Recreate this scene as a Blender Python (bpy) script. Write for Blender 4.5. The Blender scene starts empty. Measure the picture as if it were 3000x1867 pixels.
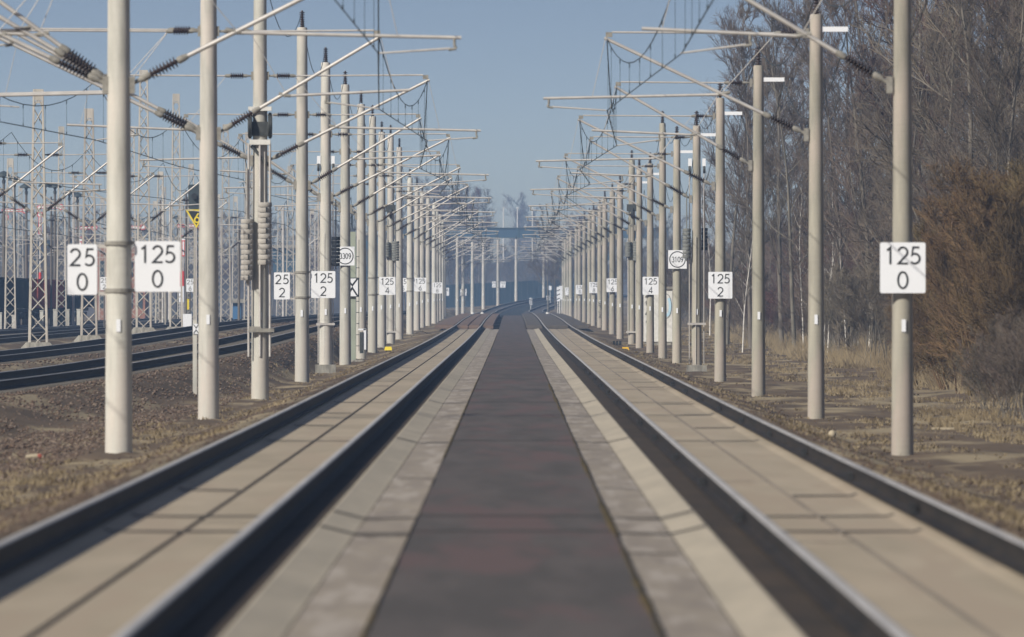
import bpy, math, random
from mathutils import Vector, Matrix
R = math.radians
random.seed(7)
# ------------------------------------------------------------------ camera / light / exposure
F = 42000.0            # focal length in photo pixels (photo 3000 px wide)
VX, VY = 1501.5, 899.0 # vanishing point of the straight track
CZ = 2.3               # camera height in world units
sc = bpy.context.scene
cam_d = bpy.data.cameras.new("camera"); cam = bpy.data.objects.new("camera", cam_d)
sc.collection.objects.link(cam); sc.camera = cam
cam.location = (0, 0, CZ); cam.rotation_euler = (R(90), 0, 0)
cam_d.sensor_width = 36; cam_d.lens = 36 * F / 3000
cam_d.shift_x = (1500 - VX) / 3000; cam_d.shift_y = -(933.5 - VY) / 3000
cam_d.clip_start = 1; cam_d.clip_end = 20000
cam_d.dof.use_dof = True; cam_d.dof.focus_distance = 560; cam_d.dof.aperture_fstop = 8.2
SUN_AZ, SUN_EL = 225, 33
w = bpy.data.worlds.new("World"); sc.world = w; w.use_nodes = True
nt = w.node_tree; bg = nt.nodes["Background"]
sky = nt.nodes.new("ShaderNodeTexSky"); sky.sky_type = 'NISHITA'; sky.sun_disc = False
sky.sun_elevation = R(SUN_EL); sky.sun_rotation = R(SUN_AZ)
sky.air_density = 1.0; sky.dust_density = 2.0; sky.ozone_density = 2.2; sky.altitude = 0
tc = nt.nodes.new("ShaderNodeTexCoord")
add = nt.nodes.new("ShaderNodeVectorMath"); add.operation = 'ADD'; add.inputs[1].default_value = (0, 0, 0.0)
nrm = nt.nodes.new("ShaderNodeVectorMath"); nrm.operation = 'NORMALIZE'
scl = nt.nodes.new("ShaderNodeVectorMath"); scl.operation = 'MULTIPLY'; scl.inputs[1].default_value = (1, 1, 11)
nt.links.new(tc.outputs['Generated'], scl.inputs[0]); nt.links.new(scl.outputs[0], add.inputs[0]); nt.links.new(add.outputs[0], nrm.inputs[0])
nt.links.new(nrm.outputs[0], sky.inputs[0])
tint = nt.nodes.new("ShaderNodeVectorMath"); tint.operation = 'MULTIPLY'; tint.inputs[1].default_value = (1.20, 1.0, 0.87)
nt.links.new(sky.outputs[0], tint.inputs[0]); nt.links.new(tint.outputs[0], bg.inputs[0]); bg.inputs[1].default_value = 0.112
sl = bpy.data.lights.new("sun", 'SUN'); sun = bpy.data.objects.new("sun", sl); sc.collection.objects.link(sun)
sl.energy = 5.0; sl.angle = R(0.5); sl.color = (1.0, 0.93, 0.81)
_a, _e = R(SUN_AZ), R(SUN_EL)
_ds = Vector((math.sin(_a) * math.cos(_e), math.cos(_a) * math.cos(_e), math.sin(_e)))
sun.rotation_euler = _ds.to_track_quat('Z', 'Y').to_euler(); sun.location = (-50, -50, 60)
sc.view_settings.view_transform = 'Standard'; sc.view_settings.look = 'None'
sc.view_settings.exposure = 0.0; sc.view_settings.gamma = 1.0
sc.cycles.volume_bounces = 1
COL = sc.collection
# ------------------------------------------------------------------ helpers
def lerp(tab, x):
    if x <= tab[0][0]: return tab[0][1]
    for (a, b), (c, d) in zip(tab, tab[1:]):
        if x <= c: return b + (d - b) * (x - a) / (c - a)
    return tab[-1][1]
def tag(o, label=None, cat=None, group=None, kind=None):
    if label: o['label'] = label
    if cat: o['category'] = cat
    if group: o['group'] = group
    if kind: o['kind'] = kind
    return o
def empty(name, loc=(0, 0, 0), rz=0):
    o = bpy.data.objects.new(name, None); COL.objects.link(o); o.location = loc; o.rotation_euler = (0, 0, rz)
    o.empty_display_size = .2
    return o
def inst(name, mesh, parent=None, loc=(0, 0, 0), rz=0, sc_=None):
    o = bpy.data.objects.new(name, mesh); COL.objects.link(o); o.location = loc; o.rotation_euler = (0, 0, rz)
    if sc_: o.scale = sc_
    if parent: o.parent = parent
    return o
class MB:
    def __init__(s): s.v = []; s.f = []; s.sm = []
    def add(s, vs, fs, smooth=False):
        n = len(s.v); s.v += [tuple(v) for v in vs]; s.f += [tuple(i + n for i in f) for f in fs]; s.sm += [smooth] * len(fs)
    def box(s, c, d, rz=0):
        x, y, z = c; a, b, e = d[0] / 2, d[1] / 2, d[2] / 2; cs, sn = math.cos(rz), math.sin(rz)
        vs = []
        for k in (-e, e):
            for (p, q) in ((-a, -b), (a, -b), (a, b), (-a, b)): vs.append((x + p * cs - q * sn, y + p * sn + q * cs, z + k))
        s.add(vs, [(3, 2, 1, 0), (4, 5, 6, 7), (0, 1, 5, 4), (1, 2, 6, 5), (2, 3, 7, 6), (3, 0, 4, 7)])
    def frame(s, d):
        d = Vector(d).normalized(); u = d.cross(Vector((0, 0, 1)))
        if u.length < 1e-4: u = Vector((1, 0, 0))
        u.normalize(); return u, u.cross(d)
    def tube(s, p0, p1, r0, r1=None, n=8, cap=True, smooth=True):
        r1 = r0 if r1 is None else r1
        p0, p1 = Vector(p0), Vector(p1); u, v = s.frame(p1 - p0); vs = []
        for p, r in ((p0, r0), (p1, r1)):
            for i in range(n):
                a = 2 * math.pi * i / n; vs.append(p + u * (r * math.cos(a)) + v * (r * math.sin(a)))
        s.add(vs, [(i, (i + 1) % n, n + (i + 1) % n, n + i) for i in range(n)], smooth)
        if cap: s.add(vs, [tuple(range(n))[::-1], tuple(range(n, 2 * n))])
    def lathe(s, p0, p1, prof, n=12):   # prof = [(t along, radius)]
        p0, p1 = Vector(p0), Vector(p1); u, v = s.frame(p1 - p0); vs = []; L = p1 - p0
        for t, r in prof:
            for i in range(n):
                a = 2 * math.pi * i / n; vs.append(p0 + L * t + u * (r * math.cos(a)) + v * (r * math.sin(a)))
        m = len(prof)
        s.add(vs, [(k * n + i, k * n + (i + 1) % n, (k + 1) * n + (i + 1) % n, (k + 1) * n + i) for k in range(m - 1) for i in range(n)], True)
        s.add(vs, [tuple(range(n))[::-1], tuple(range((m - 1) * n, m * n))])
    def path(s, pts, r, n=5):
        for a, b in zip(pts, pts[1:]): s.tube(a, b, r, r, n, cap=False)
    def prism(s, poly, y0, y1):          # poly in (x,z), extruded along y
        n = len(poly); vs = [(x, y0, z) for x, z in poly] + [(x, y1, z) for x, z in poly]
        s.add(vs, [tuple(range(n)), tuple(range(n, 2 * n))[::-1]] + [(i, n + i, n + (i + 1) % n, (i + 1) % n) for i in range(n)])
    def mesh(s, name, mat):
        me = bpy.data.meshes.new(name); me.from_pydata(s.v, [], s.f); me.materials.append(mat)
        me.polygons.foreach_set('use_smooth', s.sm); me.validate(); me.update(); return me
    def build(s, name, mat, parent=None, loc=(0, 0, 0)):
        return inst(name, s.mesh(name, mat), parent, loc)
def X(px, d): return (px - VX) * d / F
def Z(py, d): return CZ + (VY - py) * d / F
# ------------------------------------------------------------------ materials
def mat(name, c1, c2=None, rough=.8, metal=0, sc3=(3, 3, 3), thr=(.35, .65), bump=0, rnd=0, detail=6, c3=None, sc3b=None, spec=.3, bscale=None, emit=0):
    m = bpy.data.materials.new(name); m.use_nodes = True; t = m.node_tree; b = t.nodes['Principled BSDF']
    b.inputs['Roughness'].default_value = rough; b.inputs['Metallic'].default_value = metal
    b.inputs['Specular IOR Level'].default_value = spec
    col = None
    rgb = lambda c: (c[0], c[1], c[2], 1)
    tcn = t.nodes.new('ShaderNodeTexCoord')
    def noise(scl, det=detail):
        mp = t.nodes.new('ShaderNodeMapping'); mp.inputs['Scale'].default_value = scl
        t.links.new(tcn.outputs['Object'], mp.inputs[0])
        no = t.nodes.new('ShaderNodeTexNoise'); no.inputs['Scale'].default_value = 1; no.inputs['Detail'].default_value = det
        t.links.new(mp.outputs[0], no.inputs[0]); return no
    b.inputs['Base Color'].default_value = rgb(c1)
    if c2:
        no = noise(sc3); r = t.nodes.new('ShaderNodeValToRGB')
        r.color_ramp.elements[0].position = thr[0]; r.color_ramp.elements[1].position = thr[1]
        r.color_ramp.elements[0].color = rgb(c1); r.color_ramp.elements[1].color = rgb(c2)
        t.links.new(no.outputs[0], r.inputs[0]); col = r.outputs[0]
        if c3:
            n2 = noise(sc3b or (1, 1, 1)); r2 = t.nodes.new('ShaderNodeValToRGB')
            r2.color_ramp.elements[0].position = .5; r2.color_ramp.elements[1].position = .62
            r2.color_ramp.elements[0].color = (0, 0, 0, 1); r2.color_ramp.elements[1].color = (1, 1, 1, 1)
            mx = t.nodes.new('ShaderNodeMix'); mx.data_type = 'RGBA'
            t.links.new(n2.outputs[0], r2.inputs[0]); t.links.new(r2.outputs[0], mx.inputs[0])
            t.links.new(col, mx.inputs[6]); mx.inputs[7].default_value = rgb(c3); col = mx.outputs[2]
    if rnd:
        oi = t.nodes.new('ShaderNodeObjectInfo'); hs = t.nodes.new('ShaderNodeHueSaturation')
        mr = t.nodes.new('ShaderNodeMapRange'); mr.inputs[3].default_value = 1 - rnd; mr.inputs[4].default_value = 1 + rnd
        t.links.new(oi.outputs['Random'], mr.inputs[0]); t.links.new(mr.outputs[0], hs.inputs['Value'])
        mh = t.nodes.new('ShaderNodeMapRange'); mh.inputs[3].default_value = .5 - rnd * .12; mh.inputs[4].default_value = .5 + rnd * .1
        ml = t.nodes.new('ShaderNodeMath'); ml.operation = 'FRACT'
        m2 = t.nodes.new('ShaderNodeMath'); m2.operation = 'MULTIPLY'; m2.inputs[1].default_value = 17.3
        t.links.new(oi.outputs['Random'], m2.inputs[0]); t.links.new(m2.outputs[0], ml.inputs[0]); t.links.new(ml.outputs[0], mh.inputs[0])
        t.links.new(mh.outputs[0], hs.inputs['Hue'])
        if col: t.links.new(col, hs.inputs['Color'])
        else: hs.inputs['Color'].default_value = rgb(c1)
        col = hs.outputs[0]
    if col: t.links.new(col, b.inputs['Base Color'])
    if bump:
        nb = noise(bscale or sc3); bp = t.nodes.new('ShaderNodeBump'); bp.inputs['Strength'].default_value = bump; bp.inputs['Distance'].default_value = .05
        t.links.new(nb.outputs[0], bp.inputs['Height']); t.links.new(bp.outputs[0], b.inputs['Normal'])
    if emit:
        b.inputs['Emission Color'].default_value = rgb(c1); b.inputs['Emission Strength'].default_value = emit
    return m
M = {}
M['mast'] = mat('spun concrete', (.54, .535, .49), (.39, .385, .35), sc3=(5, 5, .9), rnd=.12, rough=.85, c3=(.52, .49, .445), sc3b=(2.2, 2.2, .5), bump=.15, bscale=(3, 3, 40))
M['mastb'] = mat('darker yellowish concrete', (.375, .36, .30), (.27, .26, .22), sc3=(5, 5, .9), rnd=.08, rough=.85, c3=(.385, .345, .30), sc3b=(2.2, 2.2, .5), bump=.15, bscale=(3, 3, 40))  # right row: darker and yellower than the left masts
M['plinth'] = mat('rough concrete', (.36, .35, .31), (.20, .19, .17), sc3=(8, 8, 2), rough=.9, bump=.3)
M['slab'] = mat('track slab concrete', (.41, .345, .26), (.33, .28, .208), sc3=(1.2, .12, 1), rough=.75, c3=(.365, .30, .225), sc3b=(2.2, .12, 1))
M['strip'] = mat('kerb concrete', (.43, .38, .30), (.36, .32, .255), sc3=(3, .25, 1), rough=.8)
M['gutter'] = mat('weathered paving', (.31, .27, .22), (.22, .19, .165), sc3=(3.5, .35, 1), thr=(.3, .72), rough=.85, c3=(.36, .32, .28), sc3b=(5, .25, 1))
M['path'] = mat('asphalt', (.104, .090, .083), (.078, .070, .064), sc3=(2.2, .12, 1), thr=(.4, .6), rough=.75, c3=(.116, .082, .077), sc3b=(1.6, .1, 1))
M['shelf'] = mat('stained slab', (.06, .044, .032), (.036, .029, .024), sc3=(3, .3, 1), rough=.9)
M['moss'] = mat('moss', (.10, .07, .025), (.05, .04, .02), sc3=(6, .6, 4), rough=1)
M['joint'] = mat('dark cross line', (.075, .07, .065), rough=.9)
M['seam'] = mat('slab seam', (.17, .15, .13), (.23, .2, .17), sc3=(1, .1, 1), rough=.9)
M['outer'] = mat('outer slab', (.27, .235, .19), (.19, .165, .135), sc3=(3, .2, 1), rough=.9)
M['railside'] = mat('rusty rail', (.034, .027, .022), (.016, .015, .014), sc3=(4, .5, 8), rough=.7, metal=0)
M['railtop'] = mat('polished rail head', (.56, .54, .52), (.42, .405, .39), sc3=(30, .3, 1), rough=.45, metal=.15, spec=.5)
M['white'] = mat('white enamel', (.80, .83, .88), rough=.45)
M['whitew'] = mat('white weathered', (.72, .72, .70), (.6, .6, .57), sc3=(6, 6, 6), rough=.6)
M['black'] = mat('black paint', (.025, .027, .03), rough=.6)
M['steel'] = mat('galvanised tube', (.62, .60, .57), (.50, .48, .46), sc3=(3, 3, 3), rough=.5, metal=.35, spec=.5)
M['fitting'] = mat('cast fitting', (.30, .29, .26), (.20, .19, .17), sc3=(12, 12, 12), rough=.7)
M['insul'] = mat('brown glazed porcelain', (.035, .02, .018), rough=.3, spec=.6)
M['wire'] = mat('dark wire', (.035, .05, .06), rough=.6)
M['weight'] = mat('cast weights', (.42, .40, .37), (.33, .315, .29), sc3=(5, 5, 5), rough=.85)
M['weightg'] = mat('grey weights', (.20, .21, .20), (.15, .155, .15), sc3=(5, 5, 5), rough=.85)
M['yellow'] = mat('yellow paint', (.75, .60, .04), rough=.5)
M['orange'] = mat('orange paint', (.70, .42, .03), rough=.5)
M['red'] = mat('red paint', (.60, .05, .04), rough=.5)
M['redw'] = mat('rusty red wagon', (.55, .13, .095), (.38, .08, .06), sc3=(.6, .6, .6), rough=.8)  # red brightened to stand in for sun on the shaded wagon sides
M['blackw'] = mat('dark wagon', (.02, .025, .035), (.012, .014, .02), sc3=(.6, .6, .6), rough=.8)
M['lattice'] = mat('painted lattice steel', (.50, .48, .43), (.39, .365, .33), sc3=(2, 2, 1), rough=.7, rnd=.12)
M['post'] = mat('dull post', (.16, .145, .125), (.11, .1, .09), sc3=(3, 3, 1), rough=.8)
M['lamp'] = mat('lamp shade', (.045, .06, .068), rough=.6)
M['ballast'] = mat('ballast stone', (.125, .085, .062), (.075, .055, .045), sc3=(6, 6, 6), thr=(.4, .6), rough=1, c3=(.21, .165, .13), sc3b=(9, 9, 9))
M['ground'] = mat('soil', (.14, .10, .065), (.085, .062, .042), sc3=(.9, .12, 1), rough=1, c3=(.29, .235, .15), sc3b=(.5, .08, 1), bump=.5, bscale=(5, 1.5, 5))
M['sand'] = mat('grey sandy path', (.27, .24, .21), (.20, .175, .15), sc3=(1, .2, 1), rough=1)
M['reddull'] = mat('faded red', (.38, .10, .07), rough=.8)
M['bed'] = mat('dark track bed', (.10, .085, .078), (.07, .062, .058), sc3=(1, .1, 1), rough=1)
M['beddark'] = mat('dark middle bed', (.018, .024, .026), (.028, .03, .03), sc3=(1, .1, 1), rough=1)  # darker bed between the two far tracks
M['grass'] = mat('dry grass', (.27, .215, .13), (.14, .108, .07), sc3=(1.5, .3, 1), thr=(.4, .6), rough=1, c3=(.29, .235, .15), sc3b=(.7, .1, 1))
M['teal'] = mat('green panel', (.05, .09, .09), (.04, .07, .075), sc3=(.4, .4, .4), rough=.7)
M['barrier'] = mat('noise barrier', (.006, .018, .024), (.01, .022, .028), sc3=(.2, .2, .6), rough=.8)
M['bridge'] = mat('bridge steel', (.045, .09, .14), (.035, .075, .115), sc3=(.1, .1, .1), rough=.6)
M['darkeq'] = mat('greased steel', (.07, .075, .075), (.04, .045, .045), sc3=(9, 9, 9), rough=.5)
M['green'] = mat('grey green paint', (.34, .38, .31), (.28, .32, .26), sc3=(4, 4, 2), rough=.6)
M['wood'] = mat('panel timber', (.19, .13, .10), (.13, .095, .08), sc3=(3, .3, 3), rough=.9)
M['panel'] = mat('grey crossing panel', (.115, .10, .088), (.085, .076, .068), sc3=(3, .3, 3), rough=.9)
M['twig'] = mat('grey brown twigs', (.155, .127, .10), (.095, .078, .063), sc3=(.35, .35, .35), rough=1, rnd=.22)
M['twigred'] = mat('reddish twigs', (.14, .08, .065), (.09, .058, .048), sc3=(.5, .5, .5), rough=1, rnd=.2)
M['twigor'] = mat('orange willow twigs', (.165, .112, .055), (.09, .066, .038), sc3=(.6, .6, .6), rough=1, rnd=.15)
M['bark'] = mat('grey bark', (.20, .18, .15), (.11, .10, .085), sc3=(3, 3, 1), rough=1, rnd=.15)
M['birch'] = mat('birch bark', (.62, .60, .56), (.30, .28, .26), sc3=(3, 3, 5), thr=(.5, .7), rough=.9)
M['brick'] = mat('pale brick', (.36, .18, .12), (.28, .14, .10), sc3=(1, 1, 1), rough=.9)
M['blue'] = mat('blue paint', (.06, .16, .32), rough=.6)
M['ltblue'] = mat('light blue paint', (.45, .66, .80), rough=.6)
M['cable'] = mat('pale cable', (.42, .36, .26), rough=.7)
# ------------------------------------------------------------------ alignment tables (z relative to the camera)
ZR = [(0, -1.54), (150, -1.54), (230, -1.51), (310, -1.46), (442, -1.40), (520, -1.37), (622, -1.30), (750, -1.17), (840, -1.08), (941, -.88), (1075, -.72), (1271, -.57), (1590, -.53), (1680, -.24), (1740, .15), (1806, .6), (1888, 1.13), (1960, 1.42), (2100, 1.75), (2500, 2.2), (6000, 3)]
OFF = [(0, .72), (350, .77), (421, .78), (528, .72), (580, .72), (632, .68), (688, .66), (750, .62), (821, .48), (900, .48), (1021, .58), (3000, .58)]
def smooth_tab(t, fn_pts, k=30):
    return [(d, (lerp(t, d - k) + 2 * lerp(t, d) + lerp(t, d + k)) / 4) for d in fn_pts]
ZRs = smooth_tab(ZR, [i * 20 for i in range(-5, 310)], 40)
def zr(d): return CZ + lerp(ZRs, d)
def cx(d): return 0 if d < 1590 else (d - 1590) ** 2 / 14000.0
def off(d): return lerp(OFF, d)
XB = [(0, -15), (150, -12.6), (290, -10.4), (336, -9.6), (392, -8.85), (450, -8.3), (676, -8.2), (6000, -8.2)]
HB = [(0, 1.7), (290, 1.5), (336, 1.43), (392, 1.28), (450, 1.13), (676, .66), (900, .5), (1300, .35), (1600, .3), (1800, 0), (2100, -1), (6000, -1)]
XA = [(0, -20), (428, -15.4), (497, -14.2), (594, -13.4), (698, -12.8), (6000, -12.8)]
HA = [(0, 1.8), (428, 1.48), (497, 1.31), (594, 1.02), (698, .75), (900, .6), (1300, .5), (6000, .3)]
XC = [(0, -20.5), (6000, -20.5)]; HC = [(0, 1.5), (570, 1.28), (900, 1.0), (1300, .8), (6000, .6)]
XD = [(0, -26), (6000, -26)]; HD = [(0, 1.4), (723, 1.22), (1000, 1.15), (1300, .9), (6000, .7)]
XE = [(0, -32.3), (6000, -32.3)]; HE = [(0, 1.5), (1000, 1.25), (1300, 1.0), (6000, .8)]
YARD = [(XB, HB), (XA, HA), (XC, HC), (XD, HD), (XE, HE)]
def ground(x, d):
    u = x - cx(d); zz = zr(d); g = zz - off(d)
    pts = []
    r = []
    for (xt, ht) in YARD[::-1]:
        xn = lerp(xt, d); zb = CZ - lerp(ht, d) - .22
        r += [(xn - 2.7, zb), (xn + .9, zb)]
        if xt is XB: r += [(min(xn + 2.4, -6.6), g)]
        else: r += [(xn + 1.7, zb - .25)]
    left = [(-3000, CZ - 1.5), (-120, CZ - 1.4), (-60, CZ - 1.3)] + r + [(-6.4, g), (-5.6, g), (-4.4, zz - .36), (-3.95, zz - .26), (-3.7, zz - .5)]
    rise = 1 if d > 250 else max(0, (d - 100) / 150)
    wob = .25 * math.sin(d * .031) + .2 * math.sin(d * .013 + 2)
    hgt = 4.8 if d < 1300 else 3.5
    right = [(3.7, zz - .5), (3.95, zz - .26), (4.4, zz - .38), (5.6, g), (6.6, g), (9, g - .02 + .05 * wob), (12, g + .08 + .1 * wob), (15, g + .3), (19 + wob, g + (1.2) * rise), (30, g + hgt * rise), (60, g + 1.3 * hgt * rise), (3000, g + 1.3 * hgt * rise)]
    return lerp(left + right, u)
# ------------------------------------------------------------------ ground sheet
def sheet():
    xs = sorted(set([-3000, -1200, -500, -250, -120, -80, -60, -50, -42] + [-38 + i * .5 for i in range(0, 65)] + [-6.4, -6.1, -5.8, -5.6, -5, -4.4, -3.95, -3.7, 3.7, 3.95, 4.4, 5, 5.6] + [6 + i * .6 for i in range(0, 40)] + [32, 38, 45, 60, 120, 250, 500, 1200, 3000]))
    ds = [-80, 0, 40] + [60 + i * 5 for i in range(0, 140)] + [760 + i * 14 for i in range(0, 100)] + [2200, 2400, 2700, 3200, 4500, 6000]
    rng = random.Random(3); vs = []
    for d in ds:
        for x in xs:
            u = x; xx = x + (cx(d) if abs(x) < 60 else 0)
            j = 0 if abs(u) < 5.2 else rng.uniform(-.035, .035) * (1 if d < 800 else .3)
            vs.append((xx, d, ground(xx, d) + j))
    n = len(xs); fs = [(k * n + i, k * n + i + 1, (k + 1) * n + i + 1, (k + 1) * n + i) for k in range(len(ds) - 1) for i in range(n - 1)]
    m = MB(); m.add(vs, fs, True); o = m.build('ground', M['ground']); o['kind'] = 'structure'
sheet()
# ------------------------------------------------------------------ track slab, path
DS = [-40, 0, 30] + [50 + i * 10 for i in range(0, 125)] + [1300 + i * 20 for i in range(0, 60)]
def sweep(name, prof, mtl, d0=-40, d1=2400, kind='structure', parent=None, smooth=False, zoff=zr, xoff=cx, ds=None, close=False):
    st = [d for d in (ds or DS) if d0 < d < d1]; st = [d0] + st + [d1]
    vs = []
    for d in st:
        for (x, z) in prof: vs.append((x + xoff(d), d, zoff(d) + z))
    n = len(prof); rg = range(n) if close else range(n - 1)
    fs = [(k * n + i, k * n + (i + 1) % n, (k + 1) * n + (i + 1) % n, (k + 1) * n + i) for k in range(len(st) - 1) for i in rg]
    if close: fs += [tuple(range(n))[::-1], tuple(range((len(st) - 1) * n, len(st) * n))]
    m = MB(); m.add(vs, fs, smooth); o = m.build(name, mtl, parent)
    if kind: o['kind'] = kind
    return o
sweep('path', [(-.79, -.30), (-.79, -.215), (.79, -.215), (.79, -.30)], M['path'], d1=1290)
for s in (-1, 1):
    q = lambda pr: [(s * a, b) for a, b in (pr if s > 0 else pr)]
    def sw(name, pr, m_, **k):
        pr = [(s * a, b) for a, b in pr]
        if s < 0: pr = pr[::-1]
        return sweep(name, pr, m_, **k)
    sw('gutter', [(.79, -.235), (1.235, -.245)], M['gutter'], d1=835)
    sw('kerb', [(1.24, -.24), (1.27, -.235), (1.51, -.178), (1.53, -.182)], M['strip'], d1=1262)
    sw('slab_shoulder', [(1.53, -.184), (1.56, -.187), (1.78, -.19)], M['shelf'], d1=1262)
    sw('track_slab', [(1.87, -.19), (1.95, -.20), (2.02, -.22), (2.555, -.225)], M['slab'], d1=1262)
    sw('slab_joint', [(2.555, -.225), (2.563, -.25), (2.597, -.25), (2.605, -.225)], M['seam'], d1=1262)
    sw('track_slab', [(2.605, -.225), (3.14, -.22), (3.21, -.20), (3.29, -.19)], M['slab'], d1=1262)
    sw('outer_slab', [(3.36, -.19), (3.80, -.2), (3.84, -.23), (3.86, -.55)], M['outer'], d1=1262)
sweep('track_bed', [(-4.1, -.42), (-3.8, -.20), (-1.3, -.20)], M['bed'], d0=1262)
sweep('track_bed', [(1.3, -.20), (3.8, -.20), (4.1, -.42)], M['bed'], d0=1262)
sweep('track_bed', [(-1.3, -.204), (-.9, -.36), (.9, -.36), (1.3, -.204)], M['beddark'], d0=1290)
# moss along path edges (one irregular low ribbon each side)
for s_ in (-1, 1):
    m = MB(); rg = random.Random(5 + s_); vs = []; d = 60; wv = .5
    while d < 760:
        wv = min(1, max(0, wv + rg.uniform(-.35, .35))); wd = (.004 + .022 * wv * wv) * (1.4 if s_ > 0 else .8)
        x = s_ * .795; z = zr(d) - .214
        vs += [(x - wd, d, z), (x, d, z + .008 + .012 * wv), (x + wd, d, z - .012)] if s_ > 0 else [(x - wd, d, z - .012), (x, d, z + .008 + .012 * wv), (x + wd, d, z)]
        d += rg.uniform(.8, 3.0) * d / 120
    n = len(vs) // 3; m.add(vs, [(k * 3 + i, k * 3 + i + 1, k * 3 + i + 4, k * 3 + i + 3) for k in range(n - 1) for i in range(2)], True)
    o = m.build('moss', M['moss']); tag(o, 'brown moss growing along the %s edge of the dark asphalt path' % ('left' if s_ < 0 else 'right'), 'moss', kind='stuff')
# transverse joints across slabs, kerbs and path, plus short dark bands
def zprof(u):
    a = abs(u)
    return lerp([(0, -.215), (.785, -.215), (.79, -.235), (1.235, -.24), (1.27, -.232), (1.51, -.174), (1.56, -.183), (1.78, -.187), (1.87, -.187), (1.95, -.2), (2.02, -.219), (3.14, -.219), (3.21, -.199), (3.29, -.187), (3.8, -.195)], a)
jm = MB()
def crossline(d, x0, x1, wd):
    us = [x0] + [u * k for k in (-1, 1) for u in (.785, .795, 1.235, 1.27, 1.51, 1.56, 1.95, 2.02, 3.14, 3.21) if x0 < u * k < x1] + [x1]; us.sort()
    vs = []
    rr = random.Random(int(d * 10)); k = []
    for u in us:
        a = rr.uniform(-.25, .25) * wd
        vs += [(u, d + a, zr(d) + zprof(u) + .004), (u, d + wd + a, zr(d + wd) + zprof(u) + .004)]
    n = len(us); jm.add(vs, [(2 * i, 2 * i + 2, 2 * i + 3, 2 * i + 1) for i in range(n - 1)])
for d in (112, 120, 186, 256, 330, 400, 465, 530):
    for a, b in ((-.79, .79), (.80, 1.51), (-1.51, -.80), (1.9, 3.2), (-3.2, -1.9)):
        crossline(d, a, b, .75 if a in (-.79,) else .55)
for d in (133, 205, 228, 252, 300, 318, 362, 384, 430, 500, 575, 610, 655, 700, 745, 785, 815):  # short dark bands across the outer half of each slab
    crossline(d, 2.6, 3.2, .5 + d * .0012); crossline(d + 4, -3.2, -2.62, .5 + d * .0012)
for d in range(100, 815, 37):
    crossline(d + 7, 1.9, 2.55, .16); crossline(d + 17, -2.55, -1.9, .16); crossline(d + 3, .8, 1.2, .3); crossline(d + 11, -1.2, -.8, .3)
jo = jm.build('joints_and_bands', M['joint']); jo['kind'] = 'structure'
# ------------------------------------------------------------------ rails
RP = [(-.075, -.172), (-.075, -.160), (-.02, -.145), (-.010, -.13), (-.010, -.045), (-.036, -.034), (-.0355, -.008), (-.030, -.003)]
RPROF = RP + [(-x, z) for x, z in RP[::-1]]
def rail_mesh(parent, x0, d0, d1, zoff, xoff, ds=None, lab=None):
    rl = sweep('rail', [(x0 + a, b) for a, b in RPROF], M['railside'], d0, d1, None, parent, False, zoff, xoff, ds, True)
    hd = sweep('rail_head', [(x0 - .036, -.006), (x0 - .031, .001), (x0 - .015, .004), (x0 + .015, .004), (x0 + .031, .001), (x0 + .036, -.006)], M['railtop'], d0, d1, None, rl, True, zoff, xoff, ds)
    if lab: rl['label'] = lab
    return rl
for s, nm in ((-1, 'left'), (1, 'right')):
    t = empty('railway_track', (s * 2.58, 60, zr(60)))
    tag(t, 'pair of steel rails on pale concrete slab %s of the asphalt path' % nm, 'railway track', 'slab tracks either side of the path')
    for xx in (1.83, 3.33):
        rl = rail_mesh(t, s * xx, -40, 2400, zr, cx)
        rl.matrix_parent_inverse = Matrix.Translation((-s * 2.58, -60, -zr(60)))
for s_, xx, nm in ((1, 1.83, 0), (1, 3.33, 1), (-1, 1.83, 2), (-1, 3.33, 3)):
    for k in range(12):
        d = 112 + k * 22 + nm * 5; m = MB(); m.box((0, 0, 0), (.05, .35, .07)); m.box((0, 0, .0), (.07, .16, .04))
        o = m.build('rail_damper', M['black'], None, (s_ * xx - .06, d, zr(d) - .10)); tag(o, 'small dark block clamped to the side of a slab track rail', 'rail block', 'small dark blocks on the slab track rails')
YD = [200 + i * 12 for i in range(0, 180)]
names = ['ballasted track curving just behind the left concrete masts', 'second ballasted track beyond the left masts, in front of the lattice mast footing', 'yard track just behind the first lattice mast', 'yard track in front of the freight wagons', 'yard track that the freight wagons stand on']
for i, (xt, ht) in enumerate(YARD):
    d0 = [200, 330, 520, 650, 860][i]; d1 = [1500, 1500, 1400, 1300, 1300][i]
    t = empty('yard_track', (0, 0, 0)); tag(t, names[i], 'railway track', 'ballasted tracks of the yard')
    zo = lambda d, ht=ht: CZ - lerp(ht, d); xo = lambda d, xt=xt: lerp(xt, d)
    for x0 in (0, -1.5): rail_mesh(t, x0, d0, d1, zo, xo, YD)
    m = MB(); d = d0
    while d < min(d1, d0 + 420):
        m.box((xo(d) - .75, d, zo(d) - .24), (2.5, .26, .13)); d += .65 if i < 2 else 1.3
    s = m.build('sleepers', M['post'], t); s['kind'] = 'stuff'
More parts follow.
